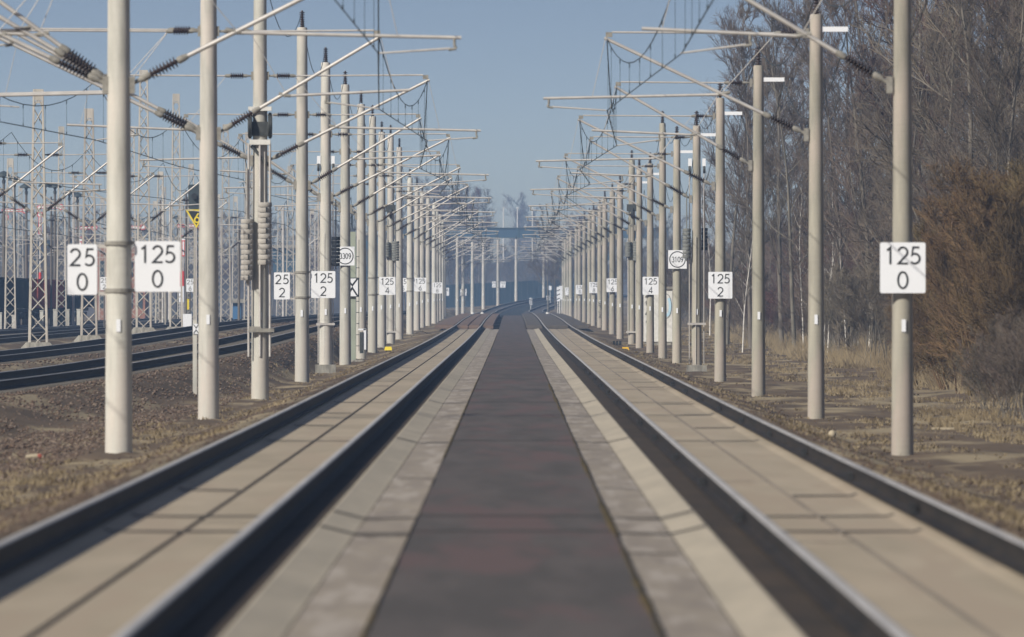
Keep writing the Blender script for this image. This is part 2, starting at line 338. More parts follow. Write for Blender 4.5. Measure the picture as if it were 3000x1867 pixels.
# ------------------------------------------------------------------ level crossing
def panel(x0, x1, mt, lab, ztop=-.015, th=.19, seam=False, d0=835, d1=1262):
    m = MB()
    e = empty('crossing_panel', ((x0 + x1) / 2, d0, zr(d0))); tag(e, lab, 'crossing panel', 'panels of the track crossing')
    ends = [(x0, (x0 + x1) / 2 - .02), ((x0 + x1) / 2 + .02, x1)] if seam else [(x0, x1)]
    for a, b in ends:
        o = sweep('slab_panel', [(a, ztop - th), (a, ztop - .03), (a + .03, ztop), (b - .03, ztop), (b, ztop - .03), (b, ztop - th)], mt, d0, d1, None, e, close=True)
        o.matrix_parent_inverse = Matrix.Translation((-(x0 + x1) / 2, -d0, -zr(d0)))
panel(-3.24, -1.92, M['wood'], 'brown crossing slabs between the rails of the left track', seam=True)
panel(1.92, 3.24, M['panel'], 'grey crossing slab between the rails of the right track')
panel(-1.74, -1.12, M['wood'], 'brown crossing panel between the path and the left track')
panel(.83, 1.74, M['panel'], 'grey crossing panel between the path and the right track')
panel(-4.5, -3.42, M['wood'], 'brown crossing panel on the outer side of the left track')
panel(3.42, 4.4, M['panel'], 'grey crossing panel on the outer side of the right track')
# ------------------------------------------------------------------ stroke digits
def arc(cx_, cy, rx, ry, a0, a1, n=14): return [(cx_ + rx * math.cos(R(a0 + (a1 - a0) * i / n)), cy + ry * math.sin(R(a0 + (a1 - a0) * i / n))) for i in range(n + 1)]
DG = {'0': [arc(.31, .5, .27, .46, 90, 450, 28)],
 '1': [[(.10, .78), (.30, .95), (.30, .0)]],
 '2': [arc(.31, .69, .26, .27, 165, -38, 16) + [(.06, .04), (.60, .04)]],
 '3': [arc(.28, .72, .23, .24, 150, -80, 14), arc(.28, .27, .27, .25, 85, -150, 16)],
 '4': [[(.62, .26), (.03, .26), (.46, .97), (.46, .0)]],
 '5': [[(.55, .96), (.20, .96), (.13, .53)] + arc(.29, .32, .28, .28, 118, -140, 18)],
 '6': [[(.45, .97), (.12, .45)], arc(.31, .28, .25, .26, 0, 360, 24)],
 '8': [arc(.31, .73, .20, .22, 0, 360, 22), arc(.31, .27, .26, .25, 0, 360, 24)],
 '9': [arc(.31, .70, .24, .25, 0, 360, 24), [(.55, .66), (.50, .35), (.22, .0)]]}
def ribbon(m, pts, wd, y, closed=False):
    P = [Vector((p[0], p[1])) for p in pts]
    if (P[0] - P[-1]).length < 1e-6: closed = True; P = P[:-1]
    n = len(P); vs = []
    for i in range(n):
        a = P[i - 1] if (i > 0 or closed) else None; b = P[(i + 1) % n] if (i < n - 1 or closed) else None
        d1 = (P[i] - a).normalized() if a is not None else None; d2 = (b - P[i]).normalized() if b is not None else None
        if d1 is None: d1 = d2
        if d2 is None: d2 = d1
        nn = Vector((-(d1 + d2).y, (d1 + d2).x))
        nn = nn.normalized() if nn.length > 1e-5 else Vector((-d1.y, d1.x))
        c = max(.45, nn.dot(Vector((-d1.y, d1.x)))); nn = nn * (wd / 2 / c)
        vs += [(P[i].x + nn.x, y, P[i].y + nn.y), (P[i].x - nn.x, y, P[i].y - nn.y)]
    rg = range(n) if closed else range(n - 1)
    m.add(vs, [(2 * i, 2 * i + 1, 2 * ((i + 1) % n) + 1, 2 * ((i + 1) % n)) for i in rg])
def text(m, s, xc, zb, h, wd, y, adv=.80, wsc=1.0):
    tot = (len(s) - 1) * adv * h * wsc + .62 * h * wsc; x = xc - tot / 2
    for ch in s:
        for k, st in enumerate(DG[ch]): ribbon(m, [(x + a * h * wsc, zb + b * h) for a, b in st], wd, y - k * .0008)
        x += adv * h * wsc
def rrect(w_, h_, r=.03, n=4):
    p = []
    for (sx, sy, a0) in ((1, 1, 0), (-1, 1, 90), (-1, -1, 180), (1, -1, 270)):
        for i in range(n + 1):
            a = R(a0 + 90 * i / n); p.append((sx * (w_ / 2 - r) + r * math.cos(a), sy * (h_ / 2 - r) + r * math.sin(a)))
    return p
def km_sign(x, d, z, top, bot, label, w_=.70, h_=.78, arm=0):
    e = empty('kilometre_sign', (x, d, z)); tag(e, label, 'kilometre sign', 'white kilometre boards along the line')
    m = MB(); m.prism(rrect(w_, h_), -.006, .006); pl = m.build('plate', M['white'], e)
    t = MB(); hh = .27
    text(t, top, .0, .055, hh, .031, -.012, .70 if len(top) == 3 else .80)
    text(t, bot, .0, -.325, hh, .030, -.012)
    t.build('lettering', M['black'], pl)
    f = MB()
    for zz in (.30, -.30): f.box((0, .03, zz), (w_ * .8, .03, .04))
    if arm:
        for zz in (.36, -.37): f.box((-arm * (w_ / 2 + .12), .03, zz), (.30, .03, .055))
    f.build('mounting_bar', M['steel'], pl)
    return e
# ------------------------------------------------------------------ insulators, cantilevers, masts
def ins_prof(n, r0, r1):
    p = [(0, r0 * .9)]
    for i in range(n):
        t = .04 + .92 * i / n; dt = .92 / n
        p += [(t, r0), (t + dt * .35, r1), (t + dt * .5, r1), (t + dt * .62, r0)]
    return p + [(1, r0 * .9)]
CACHE = {}
def cant_mesh(side, typ, reach, simple=False):
    key = (side, typ, round(reach, 2), simple)
    if key in CACHE: return CACHE[key]
    n = 5 if simple else 8; out = []
    def one(name, mt, fn):
        m = MB(); fn(m); out.append((name, m.mesh(name, mt)))
    zl, zt = 4.93, 6.97; S = side
    a = Vector((S * .17, 0, zl)); b = Vector((S * reach, 0, zt - .12)); dd = (b - a); L = dd.length; u = dd / L
    P = lambda t: a + u * t
    at = Vector((S * .15, 0, zt)); bt = Vector((S * (reach - .1), 0, zt + .02))
    Q = lambda t: at + Vector((S * t, 0, 0))
    one('cantilever', M['steel'], lambda m: m.tube(P(.92), P(L + .06), .036, .034, n))
    one('insulator', M['insul'], lambda m: m.lathe(P(.34), P(.84), ins_prof(8, .032, .092), 8 if simple else 12))
    one('insulator', M['insul'], lambda m: m.lathe(Q(.24), Q(.58), ins_prof(6, .03, .080), 8 if simple else 12))
    one('insulator_cap', M['fitting'], lambda m: m.lathe(P(-.02), P(.36), [(0, .028), (.35, .03), (.5, .038), (.62, .058), (.95, .058), (1, .04)], 10))
    one('insulator_cap', M['fitting'], lambda m: m.lathe(P(.82), P(1.0), [(0, .045), (.1, .06), (.6, .058), (1, .042)], 10))
    one('insulator_cap', M['fitting'], lambda m: m.lathe(Q(-.02), Q(.26), [(0, .022), (.6, .025), (.7, .04), (1, .04)], 8))
    one('insulator_cap', M['fitting'], lambda m: m.lathe(Q(.56), Q(.70), [(0, .042), (.6, .042), (1, .024)], 8))
    one('mast_bracket', M['fitting'], lambda m: m.box((S * .20, -.02, zl), (.10, .12, .26)))
    one('mast_bracket', M['fitting'], lambda m: m.box((S * .18, 0, zt), (.07, .09, .20)))
    one('stay_tube', M['steel'], lambda m: m.tube(Q(.66), bt, .020, .020, n))
    one('carrier_clamp', M['fitting'], lambda m: m.box((S * (reach - .04), 0, zt - .03), (.13, .07, .10)))
    p0 = P((5.72 - zl) / u.z)
    if typ == 'push': x1 = reach + .62; z0, z1 = 5.68, 5.80; arm0 = reach - 1.05; wire = reach + .02
    else: x1 = reach + 1.28; z0, z1 = 5.74, 5.66; arm0 = reach + 1.20; wire = reach + .02
    st = Vector((p0.x, 0, z0)); en = Vector((S * x1, 0, z1)); Sw = -S if typ == 'pull' else S
    one('registration_tube', M['steel'], lambda m: m.tube(st, en, .028, .028, n))
    one('tube_clamp', M['fitting'], lambda m: m.tube(st - Vector((S * .10, 0, -.04)), st + Vector((S * .14, 0, 0)), .038, .032, n))
    f = (arm0 - abs(p0.x)) / (x1 - abs(p0.x)); f = max(.05, min(.97, f)); hz = z0 + (z1 - z0) * f
    hx = S * (abs(p0.x) + (x1 - abs(p0.x)) * f)
    one('drop_bracket', M['fitting'], lambda m: m.path([(hx, 0, hz), (hx, 0, hz - .12), (hx - Sw * .03, 0, hz - .17), (hx + Sw * .09, 0, hz - .19)], .022, n))
    one('steady_arm', M['steel'], lambda m: m.tube((hx + Sw * .07, 0, hz - .17), (S * wire, 0, 5.42), .018, .015, n))
    if not simple:
        one('stay_rod', M['steel'], lambda m: m.tube(Q(.66), Vector((st.x + S * .05, 0, z0 + .05)), .007, .007, 4))
        one('stay_rod', M['steel'], lambda m: m.tube(Vector((S * (reach + .3), 0, z1 + .02)), Vector((S * (reach + .03), 0, zt - .1)), .006, .006, 4))
    CACHE[key] = out; return out
def add_cant(e, zrel, side, typ, reach, simple, yo=0):
    ps = cant_mesh(side, typ, reach, simple)
    c = inst('cantilever', ps[0][1], e, (0, yo, zrel))
    for nm, me in ps[1:]: inst(nm, me, c)
def pole_mesh(r0, r1, htop, mt='mast', bot=-1.2):
    key = ('pole', r0, r1, round(htop, 1), mt)
    if key in CACHE: return CACHE[key]
    m = MB(); n = 20; ks = 10; prof = []
    for k in range(ks + 1):
        t = k / ks; prof.append((t, r0 + (r1 - r0) * t))
    m.lathe((0, 0, bot), (0, 0, htop), prof[:-1] + [(.997, r1), (1, r1 * .85)], n)
    CACHE[key] = m.mesh('pole', M[mt]); return CACHE[key]
TOPI = MB(); TOPI.lathe((0, 0, 0), (0, 0, .50), ins_prof(7, .035, .085), 12); TOPI = TOPI.mesh('top_insulator', M['insul'])
MK = MB(); MK.box((0, 0, 0), (.065, .012, .19)); MK = MK.mesh('marker_plate', M['white'])
BAND = MB(); BAND.lathe((0, 0, -.02), (0, 0, .02), [(0, .203), (1, .203)], 20)
WB = MB(); WB.box((.36, 0, 0), (.56, .09, .10)); WB = WB.mesh('feeder_bracket', M['white'])
MASTS = []
def mast(px, d, label, h=6.0, r0=.175, r1=.125, base=None, cants=(), top=True, bracket=False, group='masts', clamp_shadow=True):
    x = X(px, d); g = ground(x, d) if base is None else Z(base, d)
    e = empty('catenary_mast', (x, d, g)); tag(e, label, 'mast', group)
    rz_ = zr(d) - g      # rail level above the foot
    topz = h + 1.5       # h = height above camera level when rail is 1.5 below
    inst('pole', pole_mesh(r0, r1, topz, 'mastb' if group == RG else 'mast'), e, (0, 0, rz_))
    inst('marker_plate', MK, e, (random.uniform(-.01, .02), -r0 * .97, rz_ + 1.22), 0)
    for cc in cants:
        add_cant(e, rz_ + (.06 if len(cc) > 3 else 0), cc[0], cc[1], cc[2], d > 700, cc[3] if len(cc) > 3 else 0)
    if top: inst('top_insulator', TOPI, e, (0, 0, rz_ + topz - .01))
    if bracket:
        inst('feeder_bracket', WB, e, (0, 0, rz_ + 7.05))
    MASTS.append((px, d, x, e)); return e, x, g, rz_
LG = 'concrete masts in the left row'; RG = 'concrete masts in the right row'
ordn = ['first', 'second', 'third', 'fourth', 'fifth', 'sixth', 'seventh', 'eighth', 'ninth', 'tenth', 'eleventh', 'twelfth', 'thirteenth', 'fourteenth', 'fifteenth', 'sixteenth', 'seventeenth', 'eighteenth', 'nineteenth', 'twentieth', 'twenty-first', 'twenty-second', 'twenty-third', 'twenty-fourth', 'twenty-fifth']
# left row: (px, d, base py or None, top height, type, double-sided, tension?)
LEFT = [(88 - 600, 155, None, 8, 'push', 1, 0), (348, 221, 1309, 8, 'pull', 1, 0), (611, 286, 1219, 8, 'push', 1, 0), (762, 343, 1154, 8, 'pull', 1, 1), (885, 415, 1124, 8, 'push', 1, 0),
 (954, 464, 1092, 7.8, 'pull', 1, 2), (1011.5, 518, 1067, 7.9, 'push', 1, 0), (1058, 570, 1047, 7.95, 'pull', 1, 0), (1091.5, 621, 1029, 8.05, 'push', 1, 0), (1118.5, 668, 1013, 7.9, 'pull', 1, 0),
 (1144.5, 716, 997, 8.3, 'push', 0, 3), (1170, 768, 987, 8.2, 'pull', 0, 0), (1201, 821, 975, 7, 'push', 0, 0), (1221.5, 888, 965, 7, 'pull', 0, 0), (1237, 955, 960, 7, 'push', 0, 0), (1254.5, 1021, 956, 7, 'pull', 0, 0),
 (1272, 1090, 945, 7, 'push', 0, 0), (1279.5, 1150, 942, 7, 'pull', 0, 0), (1288, 1221, 938, 7, 'push', 0, 0), (1296, 1320, 932, 7, 'pull', 0, 0), (1301, 1421, 929, 6.5, 'push', 0, 0),
 (1340, 1560, 925, 6.5, 'pull', 0, 0), (1356.5, 1621, 922, 6.5, 'push', 0, 0), (1384, 1688, 919, 6.3, 'pull', 0, 0), (1416, 1755, 906, 6.3, 'push', 0, 0), (1459, 1821, 890, 6.3, 'pull', 0, 0), (1512, 1888, 879, 6.3, 'push', 0, 0), (1593, 1955, 868, 6.3, 'pull', 0, 0)]
RIGHT = [(2644, 221, 1330, 6, 'push', 0), (2391, 288, 1234, 5.85, 'pull', 0), (2222, 354, 1171, 5.9, 'push', 0), (2110, 418, 1125, 5.96, 'pull', 0), (2041, 472, 1093, 5.85, 'push', 2),
 (1983, 526, 1069, 6, 'pull', 0), (1941, 575, 1048, 7.2, 'push', 0), (1905, 621, 1031, 6, 'pull', 0), (1873, 668, 1015, 6.2, 'push', 0), (1851, 712, 1002, 7, 'pull', 3), (1816.5, 768, 990, 6.2, 'push', 0),
 (1794, 821, 978, 6.2, 'pull', 0), (1772, 888, 969, 6.2, 'push', 0), (1757.5, 955, 963, 6.2, 'pull', 0), (1739, 1021, 956, 6.2, 'push', 0), (1727, 1085, 953, 6.2, 'pull', 0), (1712, 1150, 950, 6.2, 'push', 0),
 (1698, 1221, 943, 6.2, 'pull', 0), (1688.5, 1290, 937, 6.2, 'push', 0), (1672, 1360, 930, 6.2, 'pull', 0), (1664, 1421, 928, 6.2, 'push', 0), (1656, 1521, 927, 6.2, 'pull', 0), (1650, 1621, 927, 6.2, 'push', 0)]
def plinth(e, wx, h, rz_=0):
    m = MB(); m.box((0, 0, -h / 2 + .24), (wx, .7, h + .1)); m.build('footing', M['plinth'], e)
def stack(e, x, y, z0, z1, wd, mt, slots=True, n=None):
    n = n or int((z1 - z0) / .12); m = MB(); s = MB(); hh = (z1 - z0) / n
    for i in range(n):
        j = (.004 if i % 2 else -.004)
        m.lathe((x + j, y, z0 + i * hh), (x + j, y, z0 + (i + 1) * hh - .012), [(0, wd / 2 * .96), (.08, wd / 2), (.92, wd / 2), (1, wd / 2 * .96)], 20)
        if i % 2 == 0 and slots: s.box((x + .04, y - wd / 2 - .001, z0 + i * hh + hh * .5), (.028, .014, hh * .95))
    m.tube((x, y, z0 - .1), (x, y, z1 + 1.2), .018, .018, 6)
    o = m.build('tension_weight', mt, e)
    if slots: s.build('slot', M['black'], o)
def tension(e, kind, rz_, side):
    m = MB()
    if kind == 1:
        # wheel gear and two large stacks, seen at 343 m
        g = MB(); g.box((0, -.06, 5.92 + .26), (.56, .42, .10)); g.box((0, -.06, 5.38), (.50, .40, .12)); g.build('bracket_frame', M['whitew'], e, (0, 0, rz_))
        k = MB()
        for sx in (-.24, .24):
            k.lathe((sx - .05, -.10, 5.78), (sx + .05, -.10, 5.78), [(0, .27), (.2, .30), (.5, .24), (.8, .30), (1, .27)], 20); k.box((sx, .05, 5.78), (.06, .3, .62))
        k.box((0, -.02, 5.70), (.42, .35, .34)); k.tube((-.2, -.15, 5.3), (.16, -.20, 4.85), .05, .03, 6)
        k.build('tension_wheel', M['darkeq'], e, (0, 0, rz_))
        for sx in (-.27, .24, .0):
            m.tube((sx, -.22, .6 - .35), (sx, -.22, 5.35), .028, .028, 8)
        m.build('guide_tube', M['steel'], e, (0, 0, rz_))
        stack(e, -.31, -.28, Z(821, 343) - e.location.z, Z(641, 343) - e.location.z, .30, M['weight'])
        stack(e, .12, -.42, Z(776, 343) - e.location.z, Z(592, 343) - e.location.z, .33, M['weight'])
        b = MB(); b.box((.03, -.26, Z(968, 343) - e.location.z), (.62, .12, .09)); b.box((-.12, -.24, Z(960, 343) - e.location.z), (.3, .06, .05)); b.build('guide_bracket', M['fitting'], e)
    if kind == 2:
        b = MB(); b.box((-.22, 0, Z(469, 464) - e.location.z), (.12, .2, .26)); b.box((.24, 0, Z(469, 464) - e.location.z), (.11, .2, .26)); b.build('bracket_frame', M['white'], e)
        k = MB()
        for sx in (-.23, .25): k.lathe((sx - .04, -.05, Z(490, 464) - e.location.z), (sx + .04, -.05, Z(490, 464) - e.location.z), [(0, .12), (.3, .13), (.7, .13), (1, .12)], 14)
        k.build('tension_wheel', M['darkeq'], e)
        for sx in (-.24, .24): m.tube((sx, .0, .3), (sx, .0, Z(490, 464) - e.location.z), .016, .016, 6)
        m.tube((-.03, -.2, .3), (-.03, -.19, 4.5), .012, .012, 5)
        m.build('guide_tube', M['steel'], e)
        dx = .36
        if side < 0: stack(e, .33, .0, Z(780, 464) - e.location.z, Z(693, 464) - e.location.z, .27, M['blackw'], False)
        else:
            stack(e, -.33, -.1, Z(757, 472) - e.location.z, Z(669, 472) - e.location.z, .27, M['weightg'], False)
            stack(e, .26, .1, Z(733, 472) - e.location.z, Z(667, 472) - e.location.z, .2, M['blackw'], False)
        f = MB(); f.box((0, 0, .05), (.66, .7, .42)); f.build('footing', M['plinth'], e)
        c = MB(); c.box((0, -.2, Z(950, 464) - e.location.z), (.60, .06, .07)); c.build('guide_bracket', M['steel'], e)
    if kind == 3:
        k = MB(); k.box((0, -.05, Z(610, 714) - e.location.z), (.5, .3, .35)); k.lathe((-.05, -.2, Z(625, 714) - e.location.z), (.05, -.2, Z(625, 714) - e.location.z), [(0, .24), (1, .24)], 16); k.build('tension_wheel', M['darkeq'], e)
        stack(e, -.17, -.22, Z(753, 714) - e.location.z, Z(709, 714) - e.location.z, .31, M['weightg'], False)
        stack(e, .24, -.30, Z(764, 714) - e.location.z, Z(706, 714) - e.location.z, .37, M['weightg'], False)
        c = MB(); c.box((0, -.22, Z(973, 714) - e.location.z), (.58, .07, .08))
        for sx in (-.2, .2): c.tube((sx, -.22, .4), (sx, -.22, Z(700, 714) - e.location.z), .02, .02, 6)
        c.build('guide_bracket', M['steel'], e)
SX = {}
for i, (px, d, base, h, typ, dbl, ten) in enumerate(LEFT):
    if px < 0: px = VX - 6.1 * F / d
    x = X(px, d); track = -2.58 + cx(d)
    wx = track + (.5 if typ == 'pull' else -.1)
    reach = round(wx - x, 1)
    cs = [(1, typ, reach)]
    if dbl:
        xb = lerp(XB, d) - .75; rb = max(2.2, min(4.2, round(x - xb + (-.2 if typ == 'pull' else .1), 1)))
        cs.append((-1, 'pull' if typ == 'push' else 'push', rb))
    if i in (1, 2): cs += [(-1, 'pull', 3.4, 1.3), (-1, 'push', 2.8, 2.4)] if i == 1 else [(-1, 'pull', 3.8, 1.4)]
    SX[('L', i)] = (x + reach, d)
    lab = '%s concrete mast from the camera in the row left of the tracks' % ordn[i - 1] if 0 < i < 26 else 'far concrete mast on the curve'
    if i in (1, 2): lab = {1: 'thick concrete mast between the white 25 0 and 125 0 boards', 2: 'concrete mast right of the yellow triangle sign'}[i]
    if ten == 1: lab = 'concrete mast carrying two tall stacks of pale tension weights'
    if i == 26: lab = 'far concrete mast standing just left of the picture centre line on the curve'
    if i == 27: lab = 'farthest concrete mast on the curve, right of the picture centre'
    if i == 25: lab = 'far concrete mast with small white boards on both sides on the curve'
    if i == 0: continue
    e, x, g, rz_ = mast(px, d, lab, h, .215, .15, base, cs, True, False, LG)
    if ten: tension(e, ten, rz_, -1)
for i, (px, d, base, h, typ, ten) in enumerate(RIGHT):
    x = X(px, d); track = 2.58 + cx(d)
    wx = track + (-.65 if typ == 'pull' else 0); reach = round(x - wx, 1)
    SX[('R', i)] = (x - reach, d)
    lab = '%s concrete mast from the camera in the row right of the tracks' % ordn[i]
    if i == 0: lab = 'nearest right-hand concrete mast, behind the white 125 0 board'
    if i == 3: lab = 'right-hand concrete mast behind the white 125 2 board'
    if i == 4: lab = 'right-hand mast on a square footing with grey tension weights beside the 3109 board'
    if i == 13: lab = 'right-hand mast with black scribbled graffiti on its lower half'
    e, x, g, rz_ = mast(px, d, lab, h, .175 if d < 700 else .19, .125 if d < 700 else .15, base, [(-1, typ, reach)], True, i < 9 and i not in (0, 6), RG)
    if ten: tension(e, ten, rz_, 1)
    if i == 13:
        m = MB(); rng = random.Random(4)
        for k in range(7):
            z0 = Z(885 + k * 7, d) - g; pts = [(rng.uniform(-.12, .12), z0 + rng.uniform(-.12, .12)) for _ in range(5)]
            ribbon(m, pts, .022, -.225 - k * .001)
        m.build('graffiti', M['black'], e)
# ------------------------------------------------------------------ kilometre boards
km_sign(X(2643.5, 221), 220.75, Z(785, 221), '125', '0', 'large white 125 0 board on the nearest right mast')
km_sign(X(2110, 418), 417.75, Z(836, 418), '125', '2', 'white 125 2 board on a right-hand mast, in front of the wood')
km_sign(X(1906, 621), 620.75, Z(837.5, 621), '125', '4', 'white 125 4 board on a right-hand mast, lower left of the 3109 board')
km_sign(X(1794.5, 821), 820.7, Z(836, 821), '125', '6', 'white 125 6 board on a right-hand mast')
km_sign(X(1740, 1021), 1020.7, Z(843, 1021), '125', '8', 'white 125 8 board on a right-hand mast')
km_sign(X(1699, 1221), 1220.7, Z(849, 1221), '126', '0', 'small white 126 0 board on a right-hand mast')
km_sign(X(1666, 1421), 1420.7, Z(854, 1421), '126', '2', 'small distant white board right of the striped beacon boards')
def dbl(px, d, pl, pr, y, t1, t2, b, l1, l2, yo=0):
    km_sign(X(pr, d), d - .02, Z(y, d), t2, b, l2, arm=1)
    if t1: km_sign(X(pl, d), d - .02, Z(y + yo, d), t1, b, l1, w_=.46, arm=-1)
    r = .20
    m = MB()
    for zz in (.36, -.37): m.lathe((X(px, d), d, Z(y, d) + zz - .03), (X(px, d), d, Z(y, d) + zz + .03), [(0, .222), (1, .222)], 20)
    o = m.build('sign_clamp', M['fitting']); tag(o, 'pair of metal clamp rings round the mast beside the white %s %s board' % (t2, b), 'clamp', 'clamps of the double boards')
dbl(348, 221, 241, 461.5, 781, '25', '125', '0', 'large white 25 0 board left of the thick mast', 'large white 125 0 board right of the thick left mast', 9)
dbl(885, 415, 826, 947, 834, '25', '125', '2', 'white 25 2 board left of a mast with clamps', 'white 125 2 board in the left row', 4)
dbl(1091.5, 621, 1050, 1134.5, 838, None, '125', '4', '', 'white 125 4 board in the left row')
dbl(1201, 821, 1180.5, 1231, 834, '25', '125', '6', 'white board sliver half hidden behind masts, left of the 125 6 board', 'white 125 6 board in the left row', 1)
dbl(1254.5, 1021, 1240, 1281, 844, None, '125', '8', '', 'white 125 8 board in the left row')
dbl(1296, 1421, 1290, 1305, 855, None, '126', '2', '', 'small white 126 2 board in the left row')
dbl(1356.5, 1621, 1340, 1358, 857, None, '126', '4', '', 'small white board beside the far paired masts left of the curve')
dbl(1459, 1821, 1447, 1473, 834, '26', '126', '6', 'tiny white board left of a far mast on the curve', 'tiny white board right of a far mast on the curve')
# round number boards
def round_sign(px, d, y, num, label):
    e = empty('number_sign', (X(px, d), d - .24, Z(y, d))); tag(e, label, 'number sign', 'white boards with a ringed number')
    m = MB(); m.prism(rrect(.68, .68, .01), -.006, .006); pl = m.build('plate', M['white'], e)
    t = MB(); ribbon(t, arc(0, 0, .285, .285, 0, 360, 40), .032, -.012); text(t, num, 0, -.10, .20, .022, -.014, .72, .75)
    t.build('lettering', M['black'], pl)
    f = MB(); f.box((0, .05, 0), (.3, .08, .05)); f.build('mounting_bar', M['fitting'], pl)
round_sign(1011.5, 518, 750.5, '3309', 'white board with ringed number 3309 on a left mast')
round_sign(1984.5, 526, 760.5, '3109', 'white board with ringed number 3109 on a right mast')
# ------------------------------------------------------------------ overhead lines
def wire_line(sup, label, r=.011, hm=6.85, hc=5.42, grp='overhead lines above the tracks', zref=None, drop=7, sag=.95):
    zf = zref or zr
    e = empty('overhead_line', (0, 0, 0)); tag(e, label, 'overhead wire', grp)
    c = MB(); mw = MB(); dr = MB()
    for (x0, d0), (x1, d1) in zip(sup, sup[1:]):
        rr = r * (1 if d0 < 700 else 1.5)
        zc0, zc1 = zf(d0) + hc, zf(d1) + hc
        c.path([(x0, d0, zc0), (x1, d1, zc1)], rr, 4)
        pts = []
        for k in range(13):
            t = k / 12; zz = (zf(d0) * (1 - t) + zf(d1) * t) + hm - sag * 4 * t * (1 - t); pts.append((x0 + (x1 - x0) * t, d0 + (d1 - d0) * t, zz))
        mw.path(pts, rr, 4)
        for k in range(drop if d0 < 900 else 4):
            nn = drop if d0 < 900 else 4
            t = (k + .5) / nn; zz = (zf(d0) * (1 - t) + zf(d1) * t); xx = x0 + (x1 - x0) * t; yy = d0 + (d1 - d0) * t
            dr.tube((xx, yy, zz + hc), (xx, yy, zz + hm - sag * 4 * t * (1 - t)), .005 if d0 < 700 else .008, None, 3, False)
            if d0 < 500:
                dr.box((xx, yy, zz + hc + .03), (.02, .05, .07)); dr.box((xx, yy, zz + hm - sag * 4 * t * (1 - t) - .04), (.02, .05, .09))
    c.build('contact_wire', M['wire'], e); mw.build('carrier_wire', M['wire'], e)
    o = dr.build('droppers', M['wire'], e); o['kind'] = 'stuff'
def supports(side, track):
    s = [SX[(side, i)] for i in range(0 if side == 'R' else 1, (len(RIGHT) if side == 'R' else len(LEFT)))]
    d0 = s[0][1]; return [(track - .3, 90), (track + .2, 155)] + s
SX[('L', 0)] = (-2.7, 155)
wire_line(supports('L', -2.58), 'dark overhead wire with droppers above the left slab track')
wire_line(supports('R', 2.3), 'dark overhead wire with droppers above the right slab track')
def yardsup(xt, dd=(130, 195, 260, 320, 385, 445, 510, 575, 640, 705, 770, 840, 910, 980, 1050)): return [(lerp(xt, d) - .75 + (.3 if i % 2 else -.3), d) for i, d in enumerate(dd)]
wire_line([(lerp(XB, d) - .75 + (.3 if k % 2 else -.3), d) for k, d in enumerate([155, 221, 286, 343, 415, 464, 518, 570, 621, 668, 716, 768, 830, 900, 1000])], 'dark overhead wire above the ballasted track behind the left masts', zref=lambda d: CZ - lerp(HB, d) * .3 + lerp(ZR, d) * .7)
for xt, ht, nm in ((XA, HA, 'second ballasted track'), (XC, HC, 'yard track behind the first lattice mast'), (XD, HD, 'yard track in front of the wagons')):
    wire_line(yardsup(xt), 'dark overhead wire above the %s' % nm, zref=lambda d, ht=ht: CZ - lerp(ht, d), grp='overhead lines of the yard')
# feeder on mast tops
def feeder(rows, hgt, label, sag):
    m = MB()
    for a, b in zip(rows, rows[1:]):
        pts = []
        for k in range(11):
            t = k / 10; pts.append((a[0] + (b[0] - a[0]) * t, a[1] + (b[1] - a[1]) * t, a[2] + (b[2] - a[2]) * t - sag * 4 * t * (1 - t)))
        m.path(pts, .011, 4)
    tag(m.build('feeder_wire', M['wire']), label, 'wire', 'feeder wires on the mast tops')
feeder([(X(px, d) if px > 0 else -6.1, d, zr(d) + h + 1.5 + .45) for px, d, b, h, t, q, r_ in LEFT[:14]], 0, 'sagging dark wire strung over the tops of the left masts', 1.3)
feeder([(6, 155, zr(155) + 8)] + [(X(px, d), d, zr(d) + h + 1.5 + .45) for px, d, b, h, t, r_ in RIGHT[:13]], 0, 'sagging dark wire strung over the tops of the right masts', .9)
feeder([(6.5, 155, zr(155) + 7)] + [(X(px, d) + .62, d, zr(d) + 7.0) for px, d, b, h, t, r_ in RIGHT[:12]], 0, 'sagging dark wire on the white brackets of the right masts', 1.3)
# ------------------------------------------------------------------ small trackside things
def litterbox(px, d, y, mt, lab):
    x = X(px, d); e = empty('trackside_box', (x, d, ground(x, d))); tag(e, lab, 'trackside box', 'yellow boxes beside the tracks')
    g = e.location.z; zt = Z(y, d) - g
    m = MB(); m.add([(-.13, -.1, zt), (.13, -.1, zt), (.13, .1, zt), (-.13, .1, zt), (-.16, -.14, zt - .15), (.16, -.14, zt - .15), (.16, .14, zt - .15), (-.16, .14, zt - .15)], [(0, 1, 2, 3), (4, 5, 1, 0), (5, 6, 2, 1), (6, 7, 3, 2), (7, 4, 0, 3), (7, 6, 5, 4)])
    m.build('hood', mt, e)
    q = MB(); q.tube((-.07, 0, zt - .15), (-.07, 0, -.1), .02, None, 6); q.tube((.07, 0, zt - .15), (.07, 0, -.1), .02, None, 6); q.build('leg', M['post'], e)
litterbox(1137.5, 590, 1016, M['yellow'], 'bright yellow box on the ground left of the tracks')
litterbox(1832, 598, 1017, M['orange'], 'orange yellow box on the ground right of the tracks')
m = MB(); xx = X(1808, 640); gg = ground(xx, 640)
for k in range(3): m.box((xx + k * .14 - .14, 640, gg + .1), (.11, .25, .2))
tag(m.build('cable_box', M['black']), 'low black box on the ground above the orange yellow box', 'cable box')
m = MB(); xx = X(571, 340); gg = ground(xx, 340); e = empty('marker_post', (xx, 340, gg)); tag(e, 'short concrete post with small white board of two black V marks', 'marker post')
m.box((0, 0, .75), (.10, .10, 2.0)); m.build('post', M['mast'], e)
m = MB(); m.prism([(-.075 + .03, 1.42), (.075 + .03, 1.42), (.105, 1.66), (-.045, 1.66)], -.075, -.06); pl = m.build('plate', M['white'], e)
